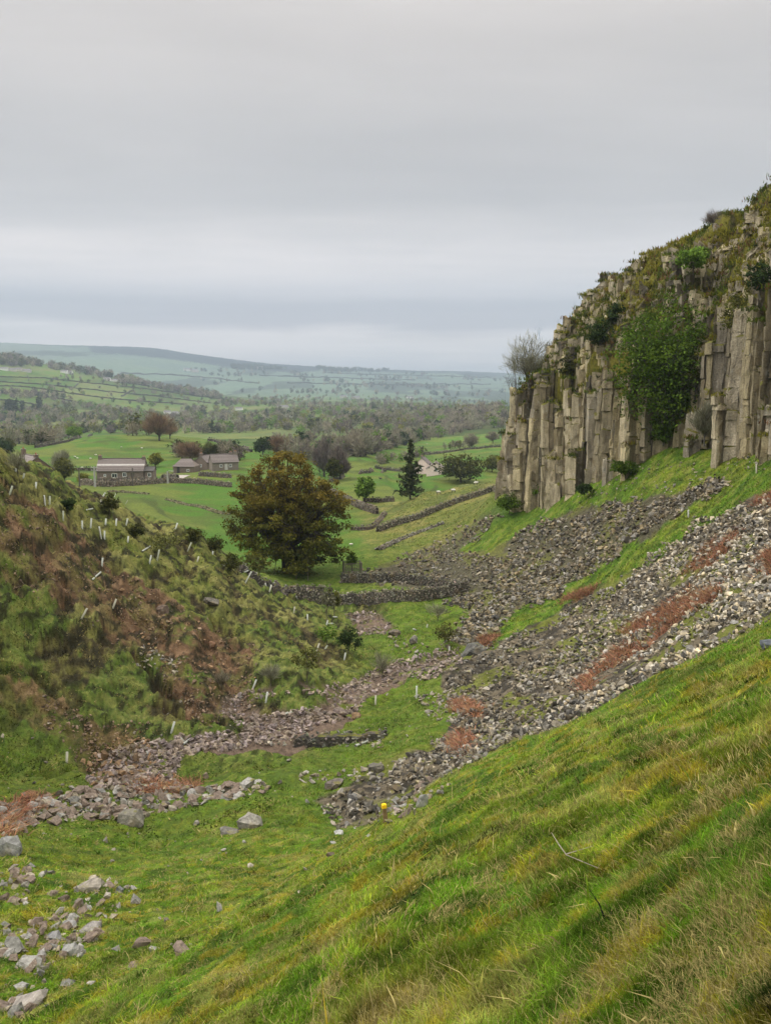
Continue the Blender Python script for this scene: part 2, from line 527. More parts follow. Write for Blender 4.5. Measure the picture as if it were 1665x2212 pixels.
class MB:
    """collects vertex / face / colour chunks and makes ONE mesh"""
    def __init__(s):
        s.V = []; s.F = []; s.C = []; s.n = 0

    def add(s, V, Fc, C=None):
        V = np.asarray(V, float).reshape(-1, 3)
        s.V.append(V)
        Fc = np.asarray(Fc, np.int64)
        s.F.append(Fc + s.n)
        if C is None:
            C = (1, 1, 1)
        C = np.asarray(C, float)
        if C.ndim == 1:
            C = np.tile(C, (len(V), 1))
        s.C.append(C)
        s.n += len(V)

    def mesh(s, name, mat=None, smooth=False):
        me = bpy.data.meshes.new(name)
        V = np.concatenate(s.V); C = np.concatenate(s.C)
        me.vertices.add(len(V))
        me.vertices.foreach_set('co', V.astype(np.float32).ravel())
        lt = np.concatenate([np.full(len(f), f.shape[1]) for f in s.F])
        li = np.concatenate([f.ravel() for f in s.F])
        me.loops.add(len(li))
        me.loops.foreach_set('vertex_index', li.astype(np.int32))
        me.polygons.add(len(lt))
        ls = np.concatenate([[0], np.cumsum(lt)[:-1]])
        me.polygons.foreach_set('loop_start', ls.astype(np.int32))
        try:
            me.polygons.foreach_set('loop_total', lt.astype(np.int32))
        except Exception:
            pass
        me.polygons.foreach_set('use_smooth', np.full(len(lt), smooth))
        at = me.color_attributes.new('Col', 'FLOAT_COLOR', 'POINT')
        at.data.foreach_set('color', np.concatenate([C, np.ones((len(C), 1))], 1).astype(np.float32).ravel())
        me.update(calc_edges=True)
        me.validate()
        if mat:
            me.materials.append(mat)
        return me

    def obj(s, name, mat=None, parent=None, smooth=False):
        return link(bpy.data.objects.new(name, s.mesh(name, mat, smooth)), parent)

    # primitives
    def box(s, c, d, C=None, rz=0.0, taper=1.0, jit=0.0):
        x, y, z = d[0] / 2, d[1] / 2, d[2] / 2
        V = np.array([(-x, -y, -z), (x, -y, -z), (x, y, -z), (-x, y, -z), (-x * taper, -y * taper, z), (x * taper, -y * taper, z), (x * taper, y * taper, z), (-x * taper, y * taper, z)])
        if jit:
            V += rng.uniform(-jit, jit, V.shape)
        cc, ss = math.cos(rz), math.sin(rz)
        V = np.stack([V[:, 0] * cc - V[:, 1] * ss, V[:, 0] * ss + V[:, 1] * cc, V[:, 2]], 1) + np.array(c)
        s.add(V, [(0, 3, 2, 1), (4, 5, 6, 7), (0, 1, 5, 4), (1, 2, 6, 5), (2, 3, 7, 6), (3, 0, 4, 7)], C)

    def tube(s, pts, rad, k=5, C=None, cap=True):
        pts = np.asarray(pts, float)
        m = len(pts)
        rad = np.broadcast_to(np.asarray(rad, float), (m,))
        d = np.gradient(pts, axis=0)
        d /= np.linalg.norm(d, axis=1)[:, None] + 1e-9
        ref = np.where(abs(d[:, 2:3]) > 0.9, np.array([[1.0, 0, 0]]), np.array([[0, 0, 1.0]]))
        a = np.cross(d, ref); a /= np.linalg.norm(a, axis=1)[:, None] + 1e-9
        b = np.cross(d, a)
        an = np.arange(k) * 2 * math.pi / k
        V = pts[:, None] + rad[:, None, None] * (np.cos(an)[None, :, None] * a[:, None] + np.sin(an)[None, :, None] * b[:, None])
        i = np.arange(m - 1)[:, None] * k; j = np.arange(k)[None]
        j2 = (j + 1) % k
        Fq = np.stack([i + j, i + j2, i + k + j2, i + k + j], -1).reshape(-1, 4)
        s.add(V.reshape(-1, 3), Fq, C)


def newmat(name):
    m = bpy.data.materials.new(name)
    m.use_nodes = True
    nt = m.node_tree
    b = nt.nodes['Principled BSDF']
    return m, nt, b


def mixc(nt, fac, a, b, mode='MIX'):
    m = nt.nodes.new('ShaderNodeMix')
    m.data_type = 'RGBA'
    m.blend_type = mode
    for i, v in ((0, fac), (6, a), (7, b)):
        if isinstance(v, (int, float)):
            m.inputs[i].default_value = v
        elif isinstance(v, tuple):
            m.inputs[i].default_value = (*v[:3], 1)
        else:
            nt.links.new(v, m.inputs[i])
    return m.outputs[2]


def nz(nt, scale, detail=4, rough=0.55, dist=0.0, vec=None, stretch=None):
    t = nt.nodes.new('ShaderNodeTexNoise')
    t.inputs['Scale'].default_value = scale
    t.inputs['Detail'].default_value = detail
    t.inputs['Roughness'].default_value = rough
    t.inputs['Distortion'].default_value = dist
    if vec is None:
        g = nt.nodes.new('ShaderNodeTexCoord')
        vec = g.outputs['Object']
    if stretch:
        mp = nt.nodes.new('ShaderNodeMapping')
        mp.inputs['Scale'].default_value = stretch
        nt.links.new(vec, mp.inputs[0])
        vec = mp.outputs[0]
    nt.links.new(vec, t.inputs['Vector'])
    return t.outputs[0]


def ramp(nt, fac, stops):
    r = nt.nodes.new('ShaderNodeValToRGB')
    while len(r.color_ramp.elements) < len(stops):
        r.color_ramp.elements.new(0.5)
    for e, (p, c) in zip(r.color_ramp.elements, stops):
        e.position = p
        e.color = (c, c, c, 1) if isinstance(c, (int, float)) else (*c, 1)
    nt.links.new(fac, r.inputs[0])
    return r.outputs[0]


def attr(nt, name='Col'):
    a = nt.nodes.new('ShaderNodeAttribute')
    a.attribute_name = name
    return a.outputs[0]


def bump(nt, b, hgt, strength, dist):
    n_ = nt.nodes.new('ShaderNodeBump')
    n_.inputs['Strength'].default_value = strength
    n_.inputs['Distance'].default_value = dist
    nt.links.new(hgt, n_.inputs['Height'])
    nt.links.new(n_.outputs[0], b.inputs['Normal'])


def mat_ground():
    m, nt, b = newmat('ground_cover')
    c = attr(nt)
    n1 = nz(nt, 2.2, 8, 0.7)
    n2 = nz(nt, 14.0, 4, 0.65)
    c = mixc(nt, 1.0, c, ramp(nt, n1, [(0.30, 0.50), (0.5, 1.0), (0.72, 1.5)]), 'MULTIPLY')
    c = mixc(nt, 0.6, c, ramp(nt, n2, [(0.32, 0.5), (0.5, 1.0), (0.7, 1.45)]), 'MULTIPLY')
    nt.links.new(c, b.inputs['Base Color'])
    b.inputs['Roughness'].default_value = 0.95
    b.inputs['Specular IOR Level'].default_value = 0.15
    bump(nt, b, mixc(nt, 0.35, n1, n2), 0.9, 0.30)
    return m


def mat_rock(name, streak=True):
    m, nt, b = newmat(name)
    c = attr(nt)
    n1 = nz(nt, 0.9 if streak else 2.2, 7, 0.68, 0.3, stretch=(1.8, 1.8, 0.35) if streak else None)
    n2 = nz(nt, 7.0, 5, 0.7)
    n3 = nz(nt, 1.6, 4, 0.6)
    c = mixc(nt, 1.0, c, ramp(nt, n1, [(0.28, 0.30), (0.43, 0.80), (0.58, 1.15), (0.75, 1.6)]), 'MULTIPLY')
    c = mixc(nt, 0.8, c, ramp(nt, n2, [(0.30, 0.55), (0.5, 1.0), (0.7, 1.35)]), 'MULTIPLY')
    # pale lichen blots and ochre stains
    c = mixc(nt, ramp(nt, n3, [(0.60, 0.0), (0.68, 0.45)]), c, (0.42, 0.41, 0.35))
    n4 = nz(nt, 0.7, 5, 0.6)
    c = mixc(nt, ramp(nt, n4, [(0.56, 0.0), (0.68, 0.5)]), c, (0.21, 0.15, 0.075))
    if True:     # moss and grass on whatever faces up
        g = nt.nodes.new('ShaderNodeNewGeometry')
        s = nt.nodes.new('ShaderNodeSeparateXYZ')
        nt.links.new(g.outputs['Normal'], s.inputs[0])
        ad = nt.nodes.new('ShaderNodeMath'); ad.operation = 'MULTIPLY_ADD'
        nt.links.new(n3, ad.inputs[0]); ad.inputs[1].default_value = 0.9
        nt.links.new(s.outputs[2], ad.inputs[2])
        lo = 0.90 if streak else 1.42
        c = mixc(nt, ramp_scaled(nt, ad.outputs[0], lo, lo + 0.14), c, mixc(nt, n4, (0.070, 0.085, 0.012), (0.17, 0.14, 0.022)))
    nt.links.new(c, b.inputs['Base Color'])
    b.inputs['Roughness'].default_value = 0.9
    b.inputs['Specular IOR Level'].default_value = 0.25
    bump(nt, b, mixc(nt, 0.5, n1, n2), 1.0, 0.40 if streak else 0.10)
    return m


def ramp_scaled(nt, v, lo, hi):
    r = nt.nodes.new('ShaderNodeMapRange')
    r.inputs['From Min'].default_value = lo
    r.inputs['From Max'].default_value = hi
    nt.links.new(v, r.inputs['Value'])
    return r.outputs[0]


def mat_leaf():
    m, nt, b = newmat('foliage')
    c = attr(nt)
    nt.links.new(c, b.inputs['Base Color'])
    b.inputs['Roughness'].default_value = 0.85
    b.inputs['Specular IOR Level'].default_value = 0.06
    tr = nt.nodes.new('ShaderNodeBsdfTranslucent')
    nt.links.new(c, tr.inputs[0])
    mx = nt.nodes.new('ShaderNodeMixShader')
    mx.inputs[0].default_value = 0.28
    nt.links.new(b.outputs[0], mx.inputs[1]); nt.links.new(tr.outputs[0], mx.inputs[2])
    nt.links.new(mx.outputs[0], nt.nodes['Material Output'].inputs[0])
    return m


def mat_attr(name, rough=0.85, nscale=6.0, amt=0.7, bd=0.02, spec=0.25):
    m, nt, b = newmat(name)
    n1 = nz(nt, nscale, 6, 0.65)
    c = mixc(nt, amt, attr(nt), ramp(nt, n1, [(0.3, 0.45), (0.5, 1.0), (0.72, 1.45)]), 'MULTIPLY')
    nt.links.new(c, b.inputs['Base Color'])
    b.inputs['Roughness'].default_value = rough
    b.inputs['Specular IOR Level'].default_value = spec
    if bd:
        bump(nt, b, n1, 0.6, bd)
    return m


M_GROUND = mat_ground()
M_CLIFF = mat_rock('cliff_rock', True)
M_STONE = mat_rock('loose_stone', False)
M_LEAF = mat_leaf()
M_BARK = mat_attr('bark', nscale=9, bd=0.03)
M_WALL = mat_attr('dry_stone', nscale=5, bd=0.05)
M_PAINT = mat_attr('weathered_paint', nscale=3, amt=0.35, bd=0.005)
M_PLAST = mat_attr('plastic_tube', rough=0.5, nscale=8, amt=0.3, bd=0, spec=0.4)
M_WOOL = mat_attr('wool', nscale=30, amt=0.3, bd=0.01)
M_GLASS = mat_attr('window_glass', rough=0.12, nscale=2, amt=0.2, bd=0, spec=0.6)

# ------------------------------------------------------------------ ground colours (reflectance, plus painted hollow shade and far sunlight)


def lerp(a, b, t):
    return a + (np.asarray(b) - a) * t[..., None]


def ground_colour(X, Y, Z, U, V, msk):
    scree, upper, stream, soil, brk, leftm, cnv = msk[:7]
    r = np.hypot(X, Y)
    n_a = fbm(X * 0.35, Y * 0.35, 101, 5)
    n_b = fbm(X * 1.4, Y * 1.4, 102, 4)
    n_c = fbm(X * 0.09, Y * 0.09, 103, 4)
    n_d = fbm(X * 0.22 + 0.3 * Y * 0.2, Y * 0.6, 104, 4)
    n_d2 = fbm(X * 2.6 + 3, Y * 2.6, 105, 4, .6)
    n_m = fbm(X * 1.3, Y * 1.3 + 7, 106, 5, .6)
    green = np.array([0.088, 0.165, 0.010]); olive = np.array([0.170, 0.185, 0.018]); straw = np.array([0.27, 0.21, 0.085])
    dark = np.array([0.036, 0.062, 0.010]); brown = np.array([0.082, 0.047, 0.024])
    c = np.tile(green, X.shape + (1,)).astype(float)
    c = lerp(c, olive, sst(0.48, 0.68, n_a) * 0.45)
    c = lerp(c, olive, sst(0.52, 0.62, n_m) * 0.45)
    c = lerp(c, green * 0.8, sst(0.46, 0.38, n_m) * 0.7)
    c = lerp(c, dark, sst(0.50, 0.38, n_b) * 0.6)
    c = lerp(c, np.array([0.30, 0.21, 0.020]), sst(0.58, 0.66, n_d2) * 0.45 * sst(60, 25, r))
    c = lerp(c, straw, sst(0.58, 0.70, n_b) * 0.30)
    # valley floor, more even green
    fl = sst(30, 42, r) * sst(12, 4, X) * (1 - leftm)
    c = lerp(c, np.array([0.085, 0.120, 0.016]), fl * 0.5)
    # left bank: dull green tussock over brown
    lc = lerp(np.tile(np.array([0.085, 0.098, 0.018]), X.shape + (1,)), np.array([0.155, 0.145, 0.045]), sst(0.42, 0.62, n_a))
    lc = lerp(lc, np.array([0.030, 0.040, 0.010]), sst(0.48, 0.36, n_b) * 0.5)
    lc = lerp(lc, np.array([0.055, 0.090, 0.013]), sst(0.54, 0.62, n_c) * 0.7)
    lc = lerp(lc, np.array([0.040, 0.026, 0.014]), sst(0.44, 0.36, msk[7]) * 0.85)  # shade of the terracette hollows painted in as dark peaty soil
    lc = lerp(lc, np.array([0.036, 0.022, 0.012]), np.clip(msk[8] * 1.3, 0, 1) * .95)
    so = np.clip(soil * (0.55 + 0.9 * sst(0.42, 0.58, n_d)) , 0, 1) * sst(0.36, 0.5, n_b * 0.5 + n_a * 0.5)
    lc = lerp(lc, brown, so)
    lc = lerp(lc, np.array([0.20, 0.125, 0.07]), so * sst(0.6, 0.7, n_b) * 0.7)
    lc = lc * 1.3
    n_e = fbm(X * 2.2, Y * 1.2 + Z * 1.5, 107, 4)
    lc = lerp(lc, np.array([0.022, 0.020, 0.009]), sst(.45, .38, n_e) * .85)
    lc = lerp(lc, np.array([0.20, 0.19, 0.05]), sst(.56, .64, n_e) * .5 * (1 - so))
    lc = lerp(lc, np.array([0.17, 0.10, 0.055]), sst(.56, .66, n_e) * .5 * so)
    c = lerp(c, lc, leftm)
    c = lerp(c, brown, soil * (1 - leftm) * 0.6)
    sc = lerp(np.tile(np.array([0.13, 0.105, 0.07]), X.shape + (1,)), np.array([0.045, 0.038, 0.028]), sst(0.55, 0.42, n_b))
    sc = lerp(sc, np.array([0.13, 0.145, 0.02]), sst(.50, .60, n_a) * .8)
    c = lerp(c, sc, scree)
    us = lerp(np.tile(np.array([0.085, 0.07, 0.048]), X.shape + (1,)), np.array([0.12, 0.12, 0.03]), sst(0.46, 0.6, n_a) * 0.8)
    c = lerp(c, us, upper * 0.92)
    stg = lerp(np.tile(np.array([0.15, 0.105, 0.075]), X.shape + (1,)), np.array([0.11, 0.13, 0.02]), sst(.56, .62, n_b * .4 + n_a * .6))
    c = lerp(c, stg, stream)
    c = lerp(c, np.array([0.20, 0.095, 0.055]), brk * 0.9)
    lush = np.exp(-(((U - 1095) / 70) ** 2 + ((V - 1095) / 40) ** 2)) * (r < 150)
    c = lerp(c, np.array([0.06, 0.13, 0.012]), lush * .8)
    # cliff top and ledges
    cl = (cnv > 0) & (r < 300)
    cc = lerp(np.tile(np.array([0.150, 0.135, 0.022]), X.shape + (1,)), np.array([0.075, 0.065, 0.025]), sst(0.45, 0.6, n_b))
    c = np.where(cl[..., None], cc, c)
    # pasture beyond
    f = sst(118, 150, r) * (1 - cl)
    fc = lerp(np.tile(np.array([0.070, 0.150, 0.014]), X.shape + (1,)), np.array([0.130, 0.160, 0.026]), sst(0.42, 0.62, fbm(X / 14, Y / 14, 111, 4)))
    hil = sst(770, 800, U + 30 * (n_b - .5)) * sst(118, 128, r) * sst(204, 196, r)
    hc = lerp(np.tile(np.array([0.150, 0.165, 0.030]), X.shape + (1,)), np.array([0.215, 0.195, 0.055]), sst(0.42, 0.6, n_a))
    fc = lerp(fc, lerp(hc, np.array([0.06, 0.085, 0.014]), sst(.5, .36, n_b) * .6), hil)
    rush = sst(0.56, 0.66, fbm(X / 9 + 4, Y / 5, 115, 4)) * sst(900, 500, r)
    fc = lerp(fc, np.array([0.085, 0.11, 0.022]), rush * .7)
    # field by field tint
    cx_, cy_ = np.floor(X / 130 + 0.2 * np.sin(Y / 90)), np.floor(Y / 170 + 0.15 * np.sin(X / 80))
    tint = hsh(cx_, cy_, 9)
    ft = sst(500, 800, r)
    fc = fc * (1 + (1.0 * (tint - 0.5) * ft)[..., None])
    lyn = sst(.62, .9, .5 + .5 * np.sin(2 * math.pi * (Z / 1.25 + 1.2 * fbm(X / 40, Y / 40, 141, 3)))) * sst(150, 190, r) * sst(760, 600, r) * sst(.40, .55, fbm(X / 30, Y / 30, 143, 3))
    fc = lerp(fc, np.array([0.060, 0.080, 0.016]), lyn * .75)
    fc = lerp(fc, np.array([0.150, 0.125, 0.055]), sst(0.62, 0.8, tint) * ft * 0.5)
    # valley woods floor
    wood = sst(0.44, 0.52, fbm(X / 230, Y / 230, 121, 4)) * sst(800, 950, r) * sst(4200, 2600, r) * sst(858, 872, V)
    fc = lerp(fc, np.array([0.085, 0.08, 0.045]), wood * 0.35)
    moor = sst(780, 765, V + 12 * (n_far(X, Y) - 0.5)) * sst(4500, 6000, r)
    fc = lerp(fc, np.array([0.05, 0.055, 0.045]), moor)
    ridge = sst(5200, 6300, r)
    fc = lerp(fc, np.array([0.035, 0.045, 0.04]), ridge * sst(0.47, 0.52, n_far(X, Y)) * 0.9)
    fc = lerp(fc, np.array([0.20, 0.15, 0.10]), ridge * sst(200, 60, U) * 0.6)
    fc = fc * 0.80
    fc = lerp(fc, np.array([0.115, 0.165, 0.120]), sst(2600, 4800, r) * .75)  # far fields coloured paler, painted stand-in for sunlight on them
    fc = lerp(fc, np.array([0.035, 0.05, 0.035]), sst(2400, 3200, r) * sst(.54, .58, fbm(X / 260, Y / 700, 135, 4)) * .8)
    fc = lerp(fc, np.array([0.016, 0.024, 0.026]), (inpoly(U + 10 * (n_c - .5), V + 8 * (n_b - .5), [(180, 735), (330, 740), (480, 762), (600, 778), (680, 785), (690, 800), (640, 806), (520, 797), (420, 783), (300, 768), (200, 762)]) & (r > 4500)) * 1.0)
    fc = lerp(fc, np.array([0.016, 0.024, 0.026]), (inpoly(U, V + 4 * (n_b - .5), [(690, 780), (860, 790), (1090, 800), (1090, 812), (1000, 812), (980, 806), (860, 805), (700, 800)]) & (r > 4500)) * .8)
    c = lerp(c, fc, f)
    return c


def n_far(X, Y):
    return fbm(X / 900, Y / 500, 131, 4)


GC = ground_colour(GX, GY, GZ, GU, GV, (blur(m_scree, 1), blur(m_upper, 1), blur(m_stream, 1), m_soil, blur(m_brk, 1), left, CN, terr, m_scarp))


def build_terrain():
    nr, nt_ = GX.shape
    i = np.arange(nr - 1)[:, None] * nt_; j = np.arange(nt_ - 1)[None]
    Fq = np.stack([i + j, i + j + 1, i + nt_ + j + 1, i + nt_ + j], -1).reshape(-1, 4)
    b = MB()
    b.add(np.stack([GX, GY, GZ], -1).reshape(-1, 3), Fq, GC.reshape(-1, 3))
    o = b.obj('ground', M_GROUND, smooth=True)
    tag(o, kind='structure')


build_terrain()

# ------------------------------------------------------------------ the cliff: jointed columns


TOPS = []


def build_cliff():
    a = 1.0
    b = MB()
    xs = np.arange(12, 64, a); ys = np.arange(40, 152, a * math.sqrt(3) / 2)
    cx, cy = np.meshgrid(xs, ys)
    cx = cx + (np.arange(len(ys)) % 2)[:, None] * a / 2
    cx = cx.ravel(); cy = cy.ravel()
    s, nn = cliff_sn(cx, cy)
    ne = nn + n_off(s)
    keep = (ne > -1.3) & (ne < CL_W + 2.5) & (s > CLs[1]) & (s < CLs[-2])
    cx, cy, s, ne = cx[keep], cy[keep], s[keep], ne[keep]
    env = cliff_env(s, ne)
    ft = np.interp(s, CLs, CL_FT)
    bz = base_z(cx, cy)
    rnd = rng.random(len(cx)); rnd2 = rng.random(len(cx))
    cl = vn(cx * 0.33, cy * 0.33, 301); cl2 = vn(cx * 0.55, cy * 0.55, 305)
    for i in range(len(cx)):
        e = ne[i]
        if e < 0:
            if cl[i] * 0.6 + rnd[i] * 0.4 < 0.55:
                continue
            top = bz[i] + (ft[i] - bz[i]) * (0.10 + 0.5 * cl2[i] * rnd2[i] * 1.6)
        elif e < 1.8:
            top = bz[i] + (ft[i] - bz[i]) * (0.72 + 0.36 * np.round(cl2[i] * 4) / 4) + (rnd[i] - 0.5) * 0.9
            if e < 0.8 and cl[i] > 0.6:
                top = bz[i] + (ft[i] - bz[i]) * (0.45 + 0.35 * rnd2[i])
        else:
            q = 1.0 + 2.6 * vn(np.array([s[i] * 0.12]), np.array([0.5]), 311)[0]
            top = env[i] + (cl[i] - 0.42) * 3.0 * q / 2.2 + (rnd[i] - 0.5) * 0.9
            out = fbm(cx[i:i + 1] * 0.22, cy[i:i + 1] * 0.22, 315, 3)[0]
            if out < 0.46 and e > 2.6:
                top -= 1.6
            if e > CL_W - 1.0:
                top -= 0.7 + 0.5 * (e - CL_W + 1)
        an = np.arange(6) * math.pi / 3 + math.pi / 6
        hx = cx[i] + a / math.sqrt(3) * np.cos(an); hy = cy[i] + a / math.sqrt(3) * np.sin(an)
        kx, ky = np.round(hx * 4), np.round(hy * 4)
        hx = hx + (hsh(kx, ky, 5) - 0.5) * 0.8 * a; hy = hy + (hsh(kx, ky, 6) - 0.5) * 0.8 * a
        bot = max(bz[i] - 1.2, top - (22 if e < 2.5 else 9))
        z = bot
        zs = [z]
        while z < top - 1.0:
            z += 0.45 + (3.8 if e < 2.2 else 1.6) * rng.random() ** 1.6
            zs.append(min(z, top))
        if zs[-1] < top:
            zs.append(top)
        if len(zs) < 2:
            zs.append(top + 0.3)
        lean = rng.normal(0, 0.014, 2) + (np.array([cl2[i], cl[i]]) - .5) * .07
        TOPS.append((cx[i], cy[i], top, e))
        t0 = 0.32 + 0.24 * (rng.random() - 0.4) + 0.22 * (cl[i] - 0.5) if rng.random() > .12 else 0.10
        warm = rng.random()
        rot0 = 0.0
        for k in range(len(zs) - 1):
            if e > 2.4:
                rot0 = rng.normal(0, .35)
            sc = 0.96 + rng.normal(0, 0.06) - 0.010 * k
            ox, oy = rng.normal(0, 0.075, 2)
            tw = max(t0, .06) * (0.8 + 0.4 * rng.random())
            c = np.array([tw * 1.10, tw * (0.94 - 0.04 * warm), tw * (0.70 - 0.18 * warm)])
            dz = zs[k + 1] - zs[k]
            lower = np.stack([cx[i] + (hx - cx[i]) * sc + ox + lean[0] * (zs[k] - bot), cy[i] + (hy - cy[i]) * sc + oy + lean[1] * (zs[k] - bot), np.full(6, zs[k]) + 0.02], 1)
            sc2 = sc * (0.95 + 0.05 * rng.random())
            upper = np.stack([cx[i] + (hx - cx[i]) * sc2 + ox + lean[0] * (zs[k + 1] - bot), cy[i] + (hy - cy[i]) * sc2 + oy + lean[1] * (zs[k + 1] - bot),
                              np.full(6, zs[k + 1]) + rng.normal(0, 0.10, 6) + (hx - cx[i]) * rng.normal(0, .25)], 1)
            cap = np.stack([cx[i] + (upper[:, 0] - cx[i]) * 0.72, cy[i] + (upper[:, 1] - cy[i]) * 0.72, upper[:, 2] + 0.14 + 0.1 * rng.random(6)], 1)
            lower[:, :2] += rng.normal(0, .05, (6, 2)); upper[:, :2] += rng.normal(0, .06, (6, 2))
            nm_ = max(0, int(dz / 0.9) - 1)
            mids = [lower + (upper - lower) * ((m_ + 1) / (nm_ + 1)) + np.concatenate([rng.normal(0, .055, (6, 2)), rng.normal(0, .12, (6, 1))], 1) for m_ in range(nm_)]
            q = np.arange(6); q2 = (q + 1) % 6
            rings = [lower] + mids + [upper, cap]
            nr_ = len(rings)
            V = np.concatenate(rings)
            Fq = np.concatenate([np.stack([q + 6 * m_, q2 + 6 * m_, q2 + 6 * m_ + 6, q + 6 * m_ + 6], 1) for m_ in range(nr_ - 1)] + [np.array([[0, 1, 2, 3], [0, 3, 4, 5]]) + 6 * (nr_ - 1)])
            if rot0:
                dx_, dy_ = V[:, 0] - cx[i], V[:, 1] - cy[i]
                V[:, 0] = cx[i] + (dx_ * math.cos(rot0) - dy_ * math.sin(rot0)) * rng.uniform(.75, 1.25)
                V[:, 1] = cy[i] + (dx_ * math.sin(rot0) + dy_ * math.cos(rot0)) * rng.uniform(.75, 1.25)
                V[-12:, 2] += (V[-12:, 0] - cx[i]) * rng.normal(0, .3) + (V[-12:, 1] - cy[i]) * rng.normal(0, .3)
            b.add(V, Fq, c)
    o = b.obj('cliff', M_CLIFF)
    tag(o, kind='structure')


build_cliff()

# ------------------------------------------------------------------ stones
import bmesh


def hull_variant(seed, flat=0.62):
    r = np.random.default_rng(seed)
    bm = bmesh.new()
    for _ in range(10 + seed % 4):
        p = r.normal(size=3); p /= np.linalg.norm(p)
        p = p * np.array([1.0, 0.78, flat]) * (0.8 + 0.25 * r.random())
        bm.verts.new(p * 0.5)
    bmesh.ops.convex_hull(bm, input=bm.verts)
    for v in [v for v in bm.verts if not v.link_faces]:
        bm.verts.remove(v)
    bmesh.ops.triangulate(bm, faces=bm.faces)
    bm.verts.index_update()
    V = np.array([v.co[:] for v in bm.verts]); Fc = np.array([[v.index for v in f.verts] for f in bm.faces])
    bm.free()
    return V, Fc


HULLS = [hull_variant(900 + i, 0.36 + 0.06 * (i % 6)) for i in range(16)]


def rotm(n):
    q = rng.normal(size=(n, 4)); q[:, 1:3] *= 0.45
    q /= np.linalg.norm(q, axis=1)[:, None]
    w, x, y, z = q.T
    return np.stack([1 - 2 * (y * y + z * z), 2 * (x * y - z * w), 2 * (x * z + y * w), 2 * (x * y + z * w), 1 - 2 * (x * x + z * z), 2 * (y * z - x * w),
                     2 * (x * z - y * w), 2 * (y * z + x * w), 1 - 2 * (x * x + y * y)], 1).reshape(n, 3, 3)


def stone_pile(b, pts, size, cols):
    nn_ = len(pts)
    var = rng.integers(0, len(HULLS), nn_)
    for k, (V, Fc) in enumerate(HULLS):
        ix = np.where(var == k)[0]
        if not len(ix):
            continue
        Rm = rotm(len(ix))
        sc = size[ix][:, None] * rng.uniform(0.75, 1.25, (len(ix), 3))
        W = np.einsum('nij,nvj->nvi', Rm, V[None] * sc[:, None]) + pts[ix][:, None]
        FF = Fc[None] + (np.arange(len(ix)) * len(V))[:, None, None]
        CC = np.repeat(cols[ix], len(V), 0)
        b.add(W.reshape(-1, 3), FF.reshape(-1, 3), CC)


def sample_poly(poly, nwant, rlo=0, rhi=1e9, ragged=14, rmin=0):
    p = np.array(poly, float)
    lo, hi = p.min(0) - ragged, p.max(0) + ragged
    out = []
    tot = 0
    for _ in range(12):
        u = rng.uniform(lo[0], hi[0], nwant); v = rng.uniform(lo[1], hi[1], nwant)
        w = ragged * 2 * (fbm(u / 30, v / 30, 401, 3) - 0.5); w2 = ragged * 2 * (fbm(u / 30, v / 30, 402, 3) - 0.5)
        m = inpoly(u + w, v + w2, poly) & (u > -80) & (u < CW + 80)
        if not m.any():
            continue
        h_ = hit(u[m], v[m], rmin)
        r = np.hypot(h_[:, 0], h_[:, 1])
        h_ = h_[(r > rlo) & (r < rhi)]
        out.append(h_); tot += len(h_)
        if tot >= nwant:
            break
    return np.concatenate(out)[:nwant] if out else np.zeros((0, 3))


def grey_cols(n, lo=0.10, hi=0.42, warm=0.12, p=1.3):
    t = lo + (hi - lo) * rng.random(n) ** p
    w = warm * rng.random(n)
    return np.stack([t * (1.04 + 0.2 * w), t * (0.97 - 0.25 * w), t * (0.86 - 0.9 * w)], 1)


